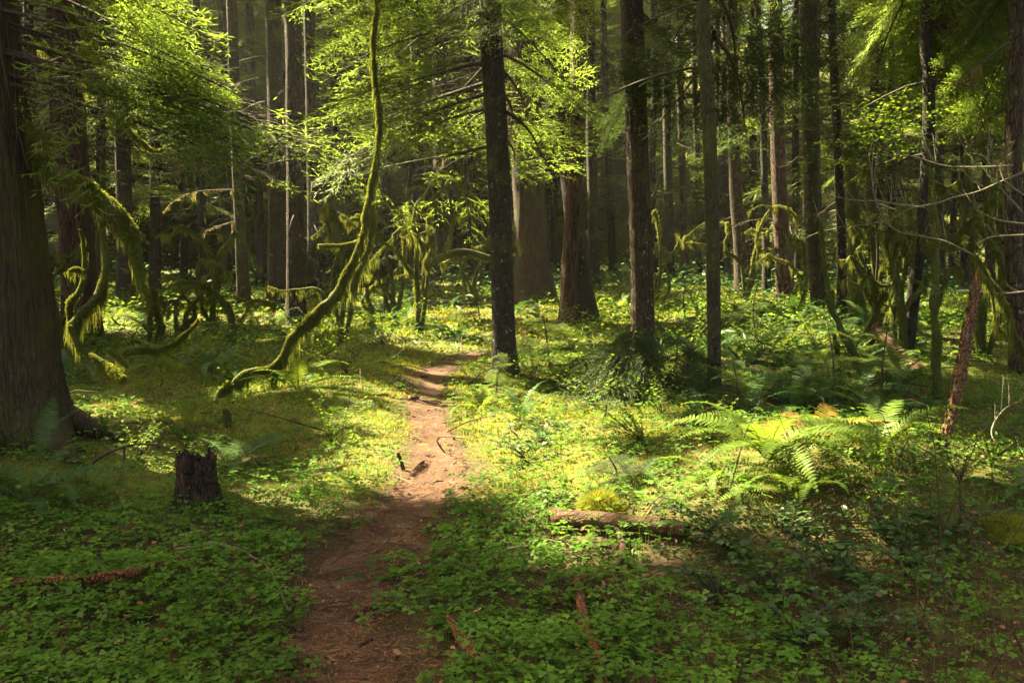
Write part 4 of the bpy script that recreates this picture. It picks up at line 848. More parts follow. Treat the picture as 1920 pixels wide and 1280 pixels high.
# the bright young leaves in front of the trunks on the right
b = G(1632,640); root = tag(empty('leafy_maple', b), 'young maple with flat layers of bright green leaves in front of the right hand trunks', 'tree'); g = np.random.default_rng(14)
stem = spline(np.vstack([b-[0,0,.05], b, px3([(1640,560),(1646,470),(1640,380),(1632,310),(1640,255)], b[1], 11.5)]), 40); m = Mesh(); m.add(*tube(stem, np.linspace(.022,.008,40), 7)); m.build('stem', M['twig_dark'], root, smooth=True)
tw = Mesh(); lvP = []
for s0, tip in [((1646,300),(1525,268)),((1640,330),(1505,300)),((1636,300),(1560,240)),((1640,260),(1590,195)),((1640,250),(1640,170)),((1645,260),(1700,162)),((1650,270),(1740,182)),((1650,265),(1795,202)),((1645,290),(1750,232)),
                 ((1640,300),(1700,235)),((1638,280),(1620,215)),((1640,330),(1570,300)),((1645,310),(1770,265)),((1640,320),(1720,275)),((1640,290),(1670,205)),((1640,270),(1660,190)),((1640,310),(1610,260)),((1640,300),(1655,245)),((1640,290),(1590,235))]:
    dd = g.uniform(10.9,12); Q = spline(np.array([at(*s0,11.5), at((s0[0]+tip[0])/2, (s0[1]+tip[1])/2-12, (11.5+dd)/2), at(*tip,dd)]), 26); tw.add(*tube(Q, np.linspace(.006,.002,26), 4))
    L = np.linalg.norm(Q[0]-Q[-1]); k = int(85*L)+14; u = .22+.78*g.random(k); i = (u*25).astype(int); lvP.append(Q[i]+g.normal(size=(k,3))*np.array([.09,.13,.022]))
tw.build('twigs', M['twig_dark'], root); LP = np.vstack(lvP); m = Mesh(); m.scatter(L5, LP, flat_rot(len(LP), g, .3), g.uniform(.028,.06,len(LP))); m.build('leaves', M['leaf'], root)

# saplings
def sapling(name, lab, px, h, nbr, L, pitch, needle, pts=None, group=None, z0=.15, seedk=0, thin=False):
    if thin: nbr, L = 5, .35
    b = G(*px); g = np.random.default_rng(500+seedk); root = tag(empty(name, b), lab, 'tree', group)
    top = at(*pts, b[1]) if pts else b+[g.normal()*.06, g.normal()*.06, h]; P = spline(np.array([b-[0,0,.04], (b+top)/2+g.normal(size=3)*.03, top]), 20); m = Mesh(); m.add(*tube(P, np.linspace(.008+.007*h,.003,20), 6)); m.build('trunk', M['twig_dark'], root, smooth=True)
    lv, wd = Mesh(), Mesh()
    for k in range(nbr):
        q = (k+.5)/nbr; i = int((z0+(1-z0)*q)*19); place_branch(lv, wd, (BC if needle == 'needle_dark' and nbr > 20 else BF)[g.integers(4)], P[i], g.uniform(0,2*math.pi), g.uniform(*pitch), g.normal()*.3, L*(1-.65*q)*g.uniform(.7,1.2)/2)
    lv.add(np.concatenate(wd.v), [np.concatenate([f for f in wd.f if f.shape[1] == 4])], 1); lv.build('crown', [M[needle], M['twig_dark']], root); return root
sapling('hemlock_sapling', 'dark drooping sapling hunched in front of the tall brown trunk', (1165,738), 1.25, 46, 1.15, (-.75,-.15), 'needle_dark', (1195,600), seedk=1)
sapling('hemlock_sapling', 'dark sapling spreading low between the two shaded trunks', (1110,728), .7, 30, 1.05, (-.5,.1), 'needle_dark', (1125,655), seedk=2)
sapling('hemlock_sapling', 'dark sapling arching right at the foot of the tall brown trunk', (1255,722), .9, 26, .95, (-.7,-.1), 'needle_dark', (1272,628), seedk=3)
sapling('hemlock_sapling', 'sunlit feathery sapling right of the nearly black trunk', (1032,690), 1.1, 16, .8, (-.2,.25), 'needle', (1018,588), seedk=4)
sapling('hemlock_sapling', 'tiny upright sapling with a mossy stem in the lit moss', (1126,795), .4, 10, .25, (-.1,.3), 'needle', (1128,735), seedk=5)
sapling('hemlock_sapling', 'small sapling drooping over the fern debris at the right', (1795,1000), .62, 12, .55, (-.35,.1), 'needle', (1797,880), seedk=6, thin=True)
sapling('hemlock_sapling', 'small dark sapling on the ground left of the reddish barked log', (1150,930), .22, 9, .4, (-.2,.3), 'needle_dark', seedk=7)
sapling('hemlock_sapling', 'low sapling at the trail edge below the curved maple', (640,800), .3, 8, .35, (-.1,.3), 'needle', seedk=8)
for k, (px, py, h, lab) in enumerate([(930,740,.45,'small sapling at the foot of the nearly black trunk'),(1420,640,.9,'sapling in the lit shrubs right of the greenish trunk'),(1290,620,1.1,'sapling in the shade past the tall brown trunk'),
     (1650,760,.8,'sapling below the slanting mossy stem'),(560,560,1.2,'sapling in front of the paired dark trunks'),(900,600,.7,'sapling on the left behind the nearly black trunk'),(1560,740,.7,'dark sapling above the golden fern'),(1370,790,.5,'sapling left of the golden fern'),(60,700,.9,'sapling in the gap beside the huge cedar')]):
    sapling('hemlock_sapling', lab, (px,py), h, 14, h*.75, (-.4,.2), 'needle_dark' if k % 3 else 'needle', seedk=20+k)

# ---------------------------------------------------------------- ferns
def frond_mesh(bend0, bend1, seed, npair=30, width=.125):
    """a sword fern frond of length 1 along +x, rising at bend0 and ending at bend1 (radians)"""
    g = np.random.default_rng(seed); t = np.linspace(0,1,50); a = bend0+(bend1-bend0)*t**1.1; sw = .12*g.normal()
    x = np.concatenate([[0], np.cumsum(np.cos(a[:-1])/49)]); z = np.concatenate([[0], np.cumsum(np.sin(a[:-1])/49)]); P = np.stack([x, sw*x**2, z], 1)
    m = Mesh(); m.add(*tube(P[::5], np.linspace(.0055,.0015,10), 4, cap=False), mat=1)
    u = np.linspace(.12,.985,npair); T, N, B = frames(P); nr = np.stack([-np.sin(np.interp(u,t,a)), 0*u, np.cos(np.interp(u,t,a))], 1)
    tg = np.stack([np.cos(np.interp(u,t,a)), 0*u, np.sin(np.interp(u,t,a))], 1); pos = np.stack([np.interp(u,t,P[:,k]) for k in range(3)], 1)
    ln = width*np.clip(np.minimum((u-.02)/.22, 1), .3, 1)*(1-np.clip((u-.35)/.65,0,1)**1.6*.93)
    for s_ in (-1,1):
        d = tg*.28+np.array([0,1.,0])*s_+nr*g.uniform(-.05,.22,npair)[:,None]+g.normal(size=(npair,3))*.05
        V = np.array([[0,.09,0],[.35,.085,.012],[.8,.045,.0],[1,0,-.03],[.8,-.03,0],[.35,-.07,.012],[0,-.07,0]]); V[:,1] *= 1.1
        m.scatter((V, np.array([[0,6,5,1],[1,5,4,2]])), pos, basis(d, nr), np.stack([ln, np.full(npair,.125), np.ones(npair)*.15], 1))
        m.scatter((V, np.array([[2,4,3]])), pos, basis(d, nr), np.stack([ln, np.full(npair,.125), np.ones(npair)*.15], 1))
    return m
FS = [(1.15,-.35),(.9,-.45),(.75,-.6),(1.3,-.1),(.5,-.5),(.35,-.35),(1.0,-.9)]
FM = {}
def fdata(i, mt):
    if (i, mt) not in FM: FM[(i, mt)] = frond_mesh(*FS[i], 90+i).data('frond', [M[mt], M['twig_dark'] if 'dark' in mt else M['leaf']])
    return FM[(i, mt)]
def fern(name, lab, p, L, n, mt='fern_dark', group=None, az=None, gold=0, shapes=None, seed=0):
    g = np.random.default_rng(900+seed); root = tag(empty(name, p), lab, 'fern', group)
    for k in range(n):
        a = (az[k] if az is not None else 2*math.pi*(k+g.uniform(-.3,.3))/n); l = L*g.uniform(.72,1.1)
        mm_ = mt if not (k < gold) else ('fern_gold' if k % 2 == 0 else 'fern_rust')
        o = bpy.data.objects.new('frond', fdata(int(g.choice(shapes or range(len(FS)))), mm_)); C.collection.objects.link(o); o.parent = root
        o.rotation_euler = (g.normal()*.18, g.normal()*.08, a); o.scale = (l, l*g.uniform(.9,1.1), l); o.location = (math.cos(a)*.02, math.sin(a)*.02, 0)
    return root
D = math.radians
fern('sword_fern', 'big sunlit fern with golden fronds arching over the brown debris on the right', G(1440,892)+np.array([0,0,.10]), .78, 24, 'fern', az=[D(x) for x in (75,35,-125,-150,-95,-70,-50,-25,180,150,20,-110,-140,-80,-60,100,130,-165,-35,60,-90,-120,0,-45)], gold=2, shapes=[0,1,2,6,2], seed=1)
fern('sword_fern', 'sunlit fern with its fronds fanned left of the pale flat frond', G(1640,868)+np.array([0,0,.06]), .62, 15, 'fern', gold=0, shapes=[0,1,2,6], seed=2)
fern('sword_fern', 'golden and rusty fern tucked behind the big sunlit fern', G(1530,830), .6, 9, 'fern', gold=4, shapes=[1,2,4], seed=3)
p = G(1672,838); p[2] += .10; fern('sword_fern', 'single pale flat frond catching the light left of the peeling snag', p, .42, 1, 'fern', az=[D(6)], shapes=[5], seed=4)
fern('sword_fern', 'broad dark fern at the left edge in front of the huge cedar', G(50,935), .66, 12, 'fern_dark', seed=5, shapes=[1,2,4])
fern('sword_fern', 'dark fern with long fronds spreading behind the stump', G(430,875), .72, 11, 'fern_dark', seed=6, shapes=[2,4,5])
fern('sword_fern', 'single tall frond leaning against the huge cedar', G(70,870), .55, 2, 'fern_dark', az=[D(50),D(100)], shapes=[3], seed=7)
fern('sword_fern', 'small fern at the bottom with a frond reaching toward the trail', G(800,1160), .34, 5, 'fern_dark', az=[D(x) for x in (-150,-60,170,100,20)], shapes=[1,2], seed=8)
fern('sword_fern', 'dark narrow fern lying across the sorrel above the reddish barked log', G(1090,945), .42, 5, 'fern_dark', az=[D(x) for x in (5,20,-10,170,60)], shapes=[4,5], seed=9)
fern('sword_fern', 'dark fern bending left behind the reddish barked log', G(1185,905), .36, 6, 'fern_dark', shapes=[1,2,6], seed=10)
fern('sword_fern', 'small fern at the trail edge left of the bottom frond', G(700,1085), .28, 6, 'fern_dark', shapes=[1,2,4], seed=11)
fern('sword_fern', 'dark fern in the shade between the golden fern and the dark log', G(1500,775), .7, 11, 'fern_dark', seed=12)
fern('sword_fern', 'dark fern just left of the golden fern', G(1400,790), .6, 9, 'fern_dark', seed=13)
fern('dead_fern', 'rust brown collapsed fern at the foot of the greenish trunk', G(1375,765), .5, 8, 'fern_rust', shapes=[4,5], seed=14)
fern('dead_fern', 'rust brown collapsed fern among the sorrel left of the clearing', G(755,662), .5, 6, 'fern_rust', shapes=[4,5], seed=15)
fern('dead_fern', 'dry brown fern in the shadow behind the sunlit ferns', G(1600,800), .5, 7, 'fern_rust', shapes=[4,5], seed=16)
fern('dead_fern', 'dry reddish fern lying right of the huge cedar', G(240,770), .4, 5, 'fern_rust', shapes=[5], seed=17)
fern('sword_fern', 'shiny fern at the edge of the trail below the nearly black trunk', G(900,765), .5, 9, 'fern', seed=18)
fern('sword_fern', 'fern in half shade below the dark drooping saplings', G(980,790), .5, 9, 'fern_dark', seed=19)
FR = [(745,610,'dark fern beside the sunny clearing, left of the trail bend'),(700,640,'dark fern close left of the trail bend'),(640,600,'dark fern behind the curved maple'),(830,560,'dark fern under the arched mossy branch'),(760,560,'dark fern left of the arched mossy branch'),
 (900,560,'dark fern touching the left side of the nearly black trunk, far back'),(680,560,'dark fern below the mossy log stub'),(600,640,'dark fern under the middle of the curved maple'),(330,700,'dark fern under the low bent mossy branch'),(400,700,'dark fern left of the foot of the curved maple'),
 (290,660,'dark fern behind the low bent mossy branch'),(200,820,'dark fern between the huge cedar and the arching twig'),(340,800,'dark fern right of the arching twig'),(1250,640,'dark fern right of the tall brown trunk'),(1310,600,'fern in shade left of the greenish trunk'),
 (1300,560,'far fern in shade left of the greenish trunk'),(1390,600,'fern past the greenish trunk'),(1600,660,'fern between the slanting stem and the broken maple'),(1680,740,'fern under the propped dark stem'),(1720,780,'fern left behind the peeling snag'),(1840,760,'fern right behind the peeling snag'),
 (1880,820,'fern right of the foot of the peeling snag'),(1600,730,'fern in the dark hollow above the sunlit ferns'),(1520,690,'fern beside the dark log in the brush'),(1160,580,'fern right of the wide flared foot'),(1010,600,'fern before the broad cedar'),(960,590,'fern right behind the nearly black trunk'),
 (520,620,'fern at the foot of the paired dark trunks'),(470,620,'fern left of the paired dark trunks'),(150,640,'fern under the brown moss beard'),(1450,600,'fern before the thick dark reddish trunk'),(1550,620,'fern at the stout bowed trunk'),(1370,560,'far fern right of the greenish trunk'),(1200,560,'far fern behind the tall brown trunk'),
 (1660,930,'half lit fern on the debris slope at the right'),(1900,930,'dark fern at the right edge above the brambles'),(560,730,'fern under the leaning maple moss curtain'),(1310,790,'fern in the lit greenery right of the drooping saplings'),(860,640,'small fern on the sunny clearing'),(1720,880,'lit fern below the pale flat frond')]
for k, (x, y, lab) in enumerate(FR):
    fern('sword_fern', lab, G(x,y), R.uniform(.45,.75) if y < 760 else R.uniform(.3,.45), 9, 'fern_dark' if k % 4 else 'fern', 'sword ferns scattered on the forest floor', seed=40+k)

fern('sword_fern', 'sunlit fern low in front of the big golden tipped one', G(1500,935)+np.array([0,0,.03]), .5, 13, 'fern', shapes=[1,2,4,6], seed=31)
fern('sword_fern', 'sunlit fern left of the big golden tipped one above the reddish barked log', G(1350,905), .45, 11, 'fern', shapes=[1,2,4,6], seed=32)
gg = np.random.default_rng(71)
ORD = 'first second third fourth fifth sixth seventh eighth ninth tenth eleventh twelfth thirteenth'.split()
for lab, grp, x0, x1, y0, y1, n in [('bank behind the greenish trunk','ferns on the bank behind the greenish trunk',1240,1720,575,720,22),
     ('across the back of the clearing','ferns at the back of the clearing',620,930,530,600,14),('shade left of the curved maple','ferns in the shade left of the curved maple',130,560,590,720,14),
     ('dark hollow left of the peeling snag','ferns in the dark hollow at the right',1400,1740,700,800,11)]:
    sp = sorted([(gg.uniform(x0,x1), gg.uniform(y0,y1)) for k in range(n)], key=lambda q: q[1])
    for row, part in (('back row', sorted(sp[:n//2])), ('front row', sorted(sp[n//2:]))):
        for k, q in enumerate(part):
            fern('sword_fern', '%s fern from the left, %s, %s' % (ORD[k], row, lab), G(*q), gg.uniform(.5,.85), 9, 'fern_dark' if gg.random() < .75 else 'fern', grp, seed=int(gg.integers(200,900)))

# ================================================================= GROUND COVER
g = np.random.default_rng(99)
def spots(n, y0, y1, p=1.6, wide=.60, pad=.8):
    """points over the part of the floor the trail view takes in, denser near by"""
    u = g.random(n); y = (y0**(2-p)+u*(y1**(2-p)-y0**(2-p)))**(1/(2-p)) if p != 2 else y0*(y1/y0)**u
    x = g.uniform(-1, 1, n)*(wide*y+pad); return x, y
def box(px, py, x0, x1, y0, y1, s=40.):
    f = lambda v: 1/(1+np.exp(-np.clip(v, -30, 30)))
    return f((px-x0)/s)*f((x1-px)/s)*f((py-y0)/s*1.6)*f((y1-py)/s*1.6)
def floor_pts(x, y): return np.stack([x, y, ground_z(x, y)], 1)
# wood sorrel
def sorrel_weight(x, y):
    px, py = project(floor_pts(x, y)); w = np.full(len(x), .42)
    w = np.maximum(w, 1.1*box(px, py, -400, 780, 930, 2600)); w = np.maximum(w, .95*box(px, py, 700, 1260, 930, 2600))
    w = np.maximum(w, .8*box(px, py, 420, 720, 860, 1000))
    br = box(px, py, 1240, 2600, 930, 1190, 35); w = w*(1-br*.12)
    w = w*(1-.5*box(px, py, 960, 1280, 1030, 1130, 25)); w = w*(1-.6*box(px, py, 640, 900, 1150, 2000, 30)); w = w*(1-.9*box(px, py, 1030, 1290, 962, 1006, 7))
    w = w*(1-.8*box(px, py, 860, 1020, 740, 900, 30))*(1-.75*box(px, py, 640, 780, 740, 880, 30))
    w = w*(1-.5*box(px, py, 1320, 1620, 850, 1010, 25))*(1-.15*box(px, py, 1750, 2600, 900, 1250, 40))
    w = w*np.clip(1.05+.9*fbm(x*1.3, y*1.3, 4), .12, 1.3)
    d = path_d(x, y); return w*np.clip((d+.05+.16*noise(x*5, y*5))/.16, 0, 1)
lobe = np.array([[0,0,0],[.50,.30,.05],[.92,.52,.0],[1.12,.30,-.04],[.98,0,-.10],[1.12,-.30,-.04],[.92,-.52,.0],[.50,-.30,.05]])
def trefoil():
    V, Fq, Fh = [], [], []
    for k in range(3):
        a = 2*math.pi*k/3; c, s_ = math.cos(a), math.sin(a); b = len(V)
        for v in lobe: V.append([v[0]*c-v[1]*s_, v[0]*s_+v[1]*c, v[2]])
        Fq += [[b,b+4,b+2,b+1],[b+4,b+3,b+2,b+2][:0] or [b,b+7,b+6,b+4]]; Fh += [[b+2,b+4,b+3],[b+4,b+6,b+5]]
    return np.array(V), [np.array(Fq), np.array(Fh)]
TF = trefoil()
def tref_low():
    V, Fq = [], []
    for k in range(3):
        a = 2*math.pi*k/3; c, s_ = math.cos(a), math.sin(a); b = len(V)
        for v in ([0,0,0],[.8,.5,0],[1.05,0,-.05],[.8,-.5,0]): V.append([v[0]*c-v[1]*s_, v[0]*s_+v[1]*c, v[2]])
        Fq.append([b,b+3,b+2,b+1])
    return np.array(V), np.array(Fq)
def lay(n, y0, y1, wf, hgt, size, tmpl, mesh, p=1.6, tilt=.28, m=0, drop=True):
    x, y = spots(n, y0, y1, p); k = g.random(n) < wf(x, y); x, y = x[k], y[k]; P = floor_pts(x, y)
    P[:,2] += g.uniform(*hgt, len(x))*np.clip(.9+.5*noise(x*2.5, y*2.5, 3), .3, 1.6)
    mesh.scatter(tmpl, P, flat_rot(len(P), g, tilt), g.uniform(*size, len(P)), m); return P
so_ = Mesh()
Pn = lay(34000, 2.7, 8.2, sorrel_weight, (.015,.125), (.013,.034), TF, so_, 1.35)
lay(42000, 8.2, 16, sorrel_weight, (.015,.10), (.020,.034), tref_low(), so_, 1.3)
# stalks under the nearer leaves
k = Pn[:,1] < 6; Q = Pn[k]; zb = ground_z(Q[:,0], Q[:,1]); sdir = np.stack([np.ones(len(Q)), np.zeros(len(Q)), np.zeros(len(Q))], 1)*.0008
foot = Q.copy(); foot[:,2] = zb; foot[:,:2] += g.normal(size=(len(Q),2))*.012
so_.add(np.stack([foot-sdir, Q-sdir*.6, Q+sdir*.6, foot+sdir], 1).reshape(-1,3), np.arange(len(Q)*4).reshape(-1,4), 0)
tag(so_.build('wood_sorrel', [M['sorrel'], M['litter']]), kind='stuff')
x, y = spots(900, 3, 9, 1.4); w = sorrel_weight(x, y); k = g.random(900) < w*.13; P = floor_pts(x[k], y[k]); P[:,2] += g.uniform(.07,.14,len(P)); fm = Mesh()
fm.scatter((np.array([[0,0,0],[.5,.3,.1],[1,0,.1],[.5,-.3,.1],[-.5,.3,.1],[-1,0,.1],[-.5,-.3,.1]]), np.array([[0,1,2,3],[0,4,5,6]])), P, basis(rand_dir(len(P), g)), g.uniform(.004,.008,len(P)))
tag(fm.build('white_flowers', M['petal']), kind='stuff')
# carpet moss
def turf_weight(x, y):
    px, py = project(floor_pts(x, y)); w = np.full(len(x), .40); w = np.maximum(w, box(px, py, 560, 1300, 560, 930, 40)); w = np.maximum(w, .9*box(px, py, 200, 760, 600, 800, 40))
    w = np.where(py > 940, w*.14, w)
    w = w*np.clip(1.1+.7*fbm(x*.9, y*.9, 9), .3, 1.2); d = path_d(x, y); return w*np.clip((d+.03+.13*noise(x*4, y*4, 2))/.12, 0, 1)
_k = (GV[:,1] > 2) & (GV[:,1] < 45) & (np.abs(GV[:,0]) < 30); _cv = np.zeros(len(GV), np.float32); _cv[GV[:,1] >= 45] = .8
_px, _py = project(GV[_k]); _cv[_k] = np.clip(np.clip(.75+.6*fbm(GV[_k,0]*1.1, GV[_k,1]*1.1, 9), 0, 1)*(1-.8*box(_px, _py, 1260, 3000, 950, 3000, 50))*(1-.8*box(_px, _py, 960, 1300, 1020, 3000, 50))*(1-.9*box(_px, _py, -900, 1300, 950, 4000, 30))*np.clip(path_d(GV[_k,0], GV[_k,1])/.25, 0, 1), 0, 1)
_at = ground.data.attributes.new('cover', 'FLOAT', 'POINT'); _at.data.foreach_set('value', _cv)
tm_ = Mesh()
def strands(n, y0, y1, wf, l0, l1, w0, mesh, p=1.3, spread=.5, m=0, z0=0):
    x, y = spots(n, y0, y1, p); k = g.random(n) < wf(x, y); P = floor_pts(x[k], y[k]); P[:,2] += z0-.004; n = len(P)
    d = g.normal(size=(n,3))*spread; d[:,2] = np.abs(d[:,2])+.45; d /= np.linalg.norm(d, axis=1, keepdims=True)
    ln = g.uniform(l0, l1, n)*np.clip(.9+.8*fbm(P[:,0]*3, P[:,1]*3, 8), .35, 1.8)*(P[:,1]/9)**.35; wd_ = w0*(P[:,1]/8)**.9
    T = (np.array([[0,-.5,0],[.55,-.6,.0],[1,0,-.12],[.55,.6,0]]), np.array([[0,1,2,3]])); mesh.scatter(T, P, basis(d, rand_dir(n, g)), np.stack([ln, wd_, ln], 1), m)
strands(230000, 3, 12, turf_weight, .018, .05, .006, tm_, 1.2)
strands(110000, 12, 30, turf_weight, .03, .075, .0085, tm_, 1.1)
tag(tm_.build('carpet_moss', M['turf']), kind='stuff')
# low leafy undergrowth from the middle distance to the far trees
um = Mesh()
def under_weight(x, y):
    px, py = project(floor_pts(x, y)); w = np.clip(.55+1.0*fbm(x*.5, y*.5, 12), .08, 1)
    w = w*(1-.85*box(px, py, 640, 930, 585, 680, 25))*(1-.8*box(px, py, 900, 1060, 585, 650, 20)); w = w*(1-.7*box(px, py, 560, 900, 690, 960, 30)); return w*np.clip((path_d(x, y)-.1)/.3, 0, 1)
def bushy(n, y0, y1, hmax, size, m, tmpl, p=1.2, tilt=.5):
    x, y = spots(n, y0, y1, p, .62, 1.5); k = g.random(n) < under_weight(x, y); P = floor_pts(x[k], y[k]); hh = np.clip(.5+.9*fbm(P[:,0]*1.1, P[:,1]*1.1, 6), .08, 1.2)
    P[:,2] += g.random(len(P))**.8*hmax*hh; um.scatter(tmpl, P, flat_rot(len(P), g, tilt), g.uniform(*size, len(P)), m)
ov = oval(.5); ovq = (np.array([[0,0,0],[.5,.28,.03],[1,0,-.05],[.5,-.28,.03]]), np.array([[0,3,2,1]]))
bushy(13000, 6.5, 13, .20, (.025,.05), 0, ovq); bushy(60000, 13, 26, .38, (.045,.10), 0, ovq); bushy(60000, 24, 48, .9, (.08,.2), 1, ovq)
bushy(26000, 11, 30, .42, (.12,.26), 1, (np.array([[0,0,0],[.5,.07,.05],[1,0,-.12],[.5,-.07,.05]]), np.array([[0,3,2,1]])), tilt=.7)
x, y = spots(2600, 3, 9, 1.3); k = g.random(len(x)) < np.clip(.25+.9*fbm(x*.8, y*.8, 31), 0, 1)*np.clip((path_d(x, y)-.05)/.2, 0, 1); P = floor_pts(x[k], y[k]); P[:,2] += g.uniform(.05,.15,len(P))
um.scatter(L5, P, flat_rot(len(P), g, .35), g.uniform(.028,.05,len(P)), 0)
tag(um.build('undergrowth', [M['leaf'], M['fern_dark']]), kind='stuff')
# needles and twigs on the floor
lt = Mesh(); nd = (np.array([[0,-.5,0],[1,-.4,0],[1,.4,0],[0,.5,0]]), np.array([[0,1,2,3]]))
x, y = spots(150000, 2.7, 12, 1.3); d = path_d(x, y); px, py = project(floor_pts(x, y))
w = np.clip((.30-d)/.30, 0, 1)**1.5+.4*box(px, py, 1250, 2600, 900, 1290, 50)+.25*box(px, py, 960, 1280, 1020, 1130, 30)+.30*box(px, py, 640, 900, 1120, 2000, 30)
k = g.random(len(x)) < w; P = floor_pts(x[k], y[k]); P[:,2] += .016+g.random(len(P))*.012; n = len(P); az = g.uniform(0,2*np.pi,n); dv = np.stack([np.cos(az), np.sin(az), g.normal(size=n)*.15], 1)
lt.scatter(nd, P, basis(dv), np.stack([g.uniform(.012,.045,n), g.uniform(.001,.0035,n), np.ones(n)], 1))
def sticks(n, y0, y1, wf, l0, l1, r0, r1, lift, seed=1):
    gg = np.random.default_rng(seed); x, y = spots(n, y0, y1, 1.3); k = gg.random(n) < wf(x, y)
    for p in floor_pts(x[k], y[k]):
        a = gg.uniform(0, math.pi*2); L = gg.uniform(l0, l1); q = np.linspace(0,1,5); dv = np.array([math.cos(a), math.sin(a), gg.normal()*lift]); sd_ = np.array([-dv[1], dv[0], 0])
        P = p+dv*L*q[:,None]+sd_*(gg.normal()*.12*L*np.sin(q*3))[:,None]+np.array([0,0,1.])*((abs(gg.normal())*lift*.5*L)*np.sin(q*3.1))[:,None]; P[:,2] = np.maximum(P[:,2], ground_z(P[:,0], P[:,1])+.008)+gg.random()*.02
        r = gg.uniform(r0, r1); lt.add(*tube(P, np.linspace(r, r*.4, 5), 4, cap=False), mat=1 if gg.random() < .6 else 2)
def wr(x, y):
    px, py = project(floor_pts(x, y)); return .22+.75*box(px, py, 1250, 2600, 880, 2600, 50)+.7*box(px, py, 960, 1280, 1020, 1130, 30)+.3*(path_d(x, y) < .05)+.5*box(px, py, 640, 900, 1120, 2000, 30)
sticks(2600, 2.8, 7.5, wr, .06, .35, .0012, .004, .25, 1); sticks(700, 7, 16, wr, .2, .8, .003, .009, .3, 2)
sticks(1300, 2.8, 7, lambda x, y: box(*project(floor_pts(x, y)), 1500, 2600, 960, 2600, 50)*.9, .15, .5, .0015, .004, 1.1, 3)
tag(lt.build('needle_litter', [M['litter'], M['twig_dark'], M['log_bark']]), kind='stuff')

# ---------------------------------------------------------------- shrubs
def shrub(name, lab, px, h, n, spread, leafs, size, mt, tmpl, cat='shrub', group=None, seed=0, droop=.3, two_rows=True, tilt=.3, p=None):
    b = G(*px) if p is None else p; gg = np.random.default_rng(2000+seed); root = tag(empty(name, b), lab, cat, group); st_, lv = Mesh(), Mesh()
    for k in range(n):
        a = gg.uniform(0, 2*math.pi); hh = h*gg.uniform(.55,1.1); rc = spread*gg.uniform(.35,1.1); q = np.linspace(0,1,12)[:,None]; dv = np.array([math.cos(a), math.sin(a), 0])
        P = b+dv*rc*q**1.2+np.array([0,0,1.])*hh*(q*(1+droop)-droop*q**2*1.6)+np.stack([.03*np.sin(q[:,0]*7+k), .03*np.cos(q[:,0]*6+k), 0*q[:,0]], 1)*h
        st_.add(*tube(P, np.linspace(.0035,.0014,12), 4, cap=False)); m = int(leafs); u = np.linspace(.25,1,m); i = u*11; i0 = np.clip(i.astype(int),0,10); f = (i-i0)[:,None]; pos = P[i0]*(1-f)+P[i0+1]*f
        T = P[i0+1]-P[i0]; T /= np.linalg.norm(T, axis=1, keepdims=True); sd_ = np.cross(T, [0,0,1.]); sd_ /= np.maximum(np.linalg.norm(sd_, axis=1, keepdims=True), 1e-6); sg = np.where(np.arange(m) % 2 == 0, 1, -1)[:,None]
        d = (T*.55+sd_*sg*.85+gg.normal(size=(m,3))*.15) if two_rows else (T*.4+gg.normal(size=(m,3))*.6); up = np.array([0,0,1.])+gg.normal(size=(m,3))*tilt
        lv.scatter(tmpl, pos, basis(d, up), gg.uniform(*size, m))
    st_.build('stems', M['twig_dark'], root); lv.build('leaves', M[mt], root); return root
OV = oval(.55)
for k, (x, y, lab) in enumerate([(1330,1010,'glossy dark shrub right of the reddish barked log'),(1400,1060,'glossy dark shrub below the big sunlit fern'),(1480,1010,'glossy dark shrub under the tips of the big sunlit fern'),(1460,1130,'glossy dark shrub in the middle of the lower right undergrowth'),
     (1560,1060,'glossy dark shrub left of the small drooping sapling'),(1620,1120,'glossy dark shrub below the small drooping sapling'),(1700,1080,'glossy dark shrub among the dry sticks at the lower right'),(1500,1220,'glossy dark shrub near the bottom, drooping left'),(1600,1200,'glossy dark shrub near the bottom, right of the drooping one'),
     (1020,830,'dark leafy sprig standing in the bright moss'),(1340,1130,'glossy dark shrub above the bright trefoils at the bottom'),(1780,1000,'glossy dark shrub in front of the small drooping sapling'),(1660,1010,'glossy dark shrub on the half lit debris slope'),(990,870,'small dark leafy sprig at the front of the bright moss')]):
    shrub('salal_shrub', lab, (x,y), .24, 13, .36, 11, (.030,.056), 'salal', OV, group='glossy dark shrubs among the sorrel', seed=k, droop=.5)
LS = [(1430,665,'sunlit low shrub behind the greenish trunk'),(1480,650,'pale green low shrub on the sunny bank in the right half'),(1530,660,'low shrub on the sunny bank beside the slanting stem'),(1400,680,'low leafy shrub right beside the greenish trunk'),(1600,690,'low shrub below the slanting mossy stem'),(1290,660,'low shrub between the tall brown and greenish trunks'),
      (1050,660,'leafy bush in the sun right of the nearly black trunk'),(1000,720,'leafy bush in the sun at the foot of the nearly black trunk'),(1110,760,'bright leafy plant in front of the dark drooping saplings'),(650,700,'pale leafy plant under the curved maple'),(720,650,'bright leafy plant on the left of the trail bend'),(1240,780,'leafy plant in the lit greenery below the drooping saplings'),
      (1330,830,'leafy plant left of the big sunlit fern'),(1210,840,'leafy plant in the lit greenery above the reddish barked log'),(1860,870,'bright leafy plant at the foot of the peeling snag'),(1800,900,'leafy plant right of the pale flat frond'),(880,490,'bright sprig behind the arched mossy branch'),(1140,700,'leafy plant among the dark drooping saplings'),
      (610,680,'leafy plant left of the pale one under the curved maple'),(260,860,'leafy plant above the arching twig'),(620,830,'brownish leafy plant beside the sunlit slope left of the trail'),(1900,640,'leafy bush at the far right edge'),(1570,760,'leafy bush in the hollow behind the sunlit ferns'),(1490,720,'leafy bush in front of the dark log in the brush')]
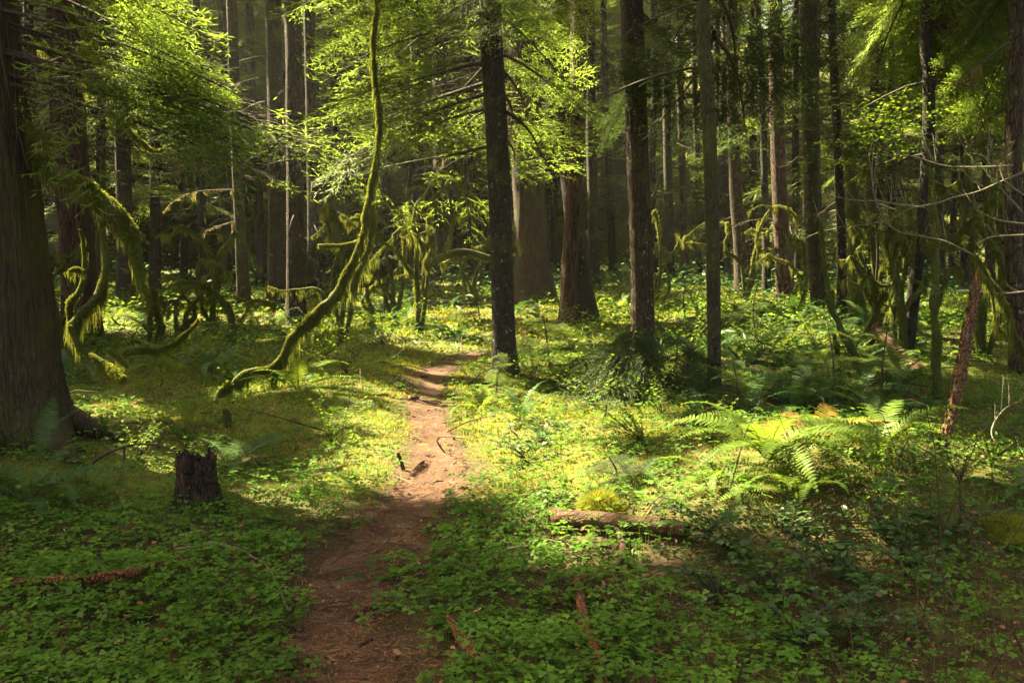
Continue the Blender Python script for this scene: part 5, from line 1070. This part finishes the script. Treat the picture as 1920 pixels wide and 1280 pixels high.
for k, (x, y, lab) in enumerate(LS):
    dd = G(x,y)[1]; shrub('low_shrub', lab, (x,y), .05*dd, 12, .045*dd, 15, (.0028*dd,.0052*dd), 'leaf', L5 if dd < 9 else ovq, group='low leafy shrubs', seed=100+k, droop=.1)

# ---------------------------------------------------------------- cushions of moss
for lab, px, r, h in [('round golden moss cushion on top of the reddish barked log', (1125,968), .07, .045),
     ('yellow moss cushion on the debris slope under the small drooping sapling', (1885,1000), .10, .04)]:
    b = G(*px); th, ph = np.meshgrid(np.linspace(0, 2*np.pi, 40, endpoint=False), np.linspace(0, 1, 12)); rr_ = r*np.cos(ph*1.5)*(1+.5*noise(np.cos(th)*1.6+b[0], np.sin(th)*1.6, ph*2)); X = b[0]+np.cos(th)*rr_; Y = b[1]+np.sin(th)*rr_; Z = b[2]-.02+h*np.sin(ph*1.5)*(1+.25*noise(X*20, Y*20))
    if 'on top' in lab: Z += .05
    V = np.stack([X, Y, Z], 2).reshape(-1,3); i = np.arange(11)[:,None]*40; j = np.arange(40)[None]; j2 = (j+1) % 40; root = tag(empty('moss_cushion', b), lab, 'moss'); m = Mesh(); m.add(V, [np.stack([i+j, i+j2, i+40+j2, i+40+j], 2).reshape(-1,4), np.array([list(range(440,480))])]); m.build('base', M['bark_moss'], root, smooth=True)
    k = g.integers(0, len(V), 5000); c = np.array([b[0], b[1], b[2]-h*.4]); d = V[k]-c; d /= np.linalg.norm(d, axis=1, keepdims=True); d = d+g.normal(size=d.shape)*.45; T_ = (np.array([[0,-.5,0],[.55,-.6,0],[1,0,-.1],[.55,.6,0]]), np.array([[0,1,2,3]]))
    m = Mesh(); m.scatter(T_, V[k]+g.normal(size=(len(k),3))*.008, basis(d, rand_dir(len(k), g)), np.stack([g.uniform(.008,.022,len(k)), np.full(len(k),.0035), np.ones(len(k))], 1)); m.build('shoots', M['turf'], root)

# dead leaves and cones lying among the greenery
dl = Mesh(); x, y = spots(2600, 2.8, 10, 1.3); P = floor_pts(x, y); P[:,2] += g.uniform(.01,.07,len(P)); dl.scatter(OV, P, flat_rot(len(P), g, .5), g.uniform(.015,.04,len(P)))
tag(dl.build('dead_leaves', M['litter']), kind='stuff')

# the air of the wood: a faint even haze
hz = Mesh(); X0, X1, Y0, Y1, Z0, Z1 = -84, 84, -18, 94, -2.2, 31
hz.add(np.array([[x, y, z] for z in (Z0, Z1) for y in (Y0, Y1) for x in (X0, X1)]), np.array([[0,2,3,1],[4,5,7,6],[0,1,5,4],[2,6,7,3],[0,4,6,2],[1,3,7,5]]))
hm, ht = mat('haze'); pv = N_(ht, 'ShaderNodeVolumePrincipled'); pv.inputs['Color'].default_value = (.95,.93,.80,1); pv.inputs['Density'].default_value = .0004; pv.inputs['Anisotropy'].default_value = .3
ho = N_(ht, 'ShaderNodeOutputMaterial'); ht.links.new(pv.outputs[0], ho.inputs['Volume'])
tag(hz.build('haze', hm), kind='stuff')
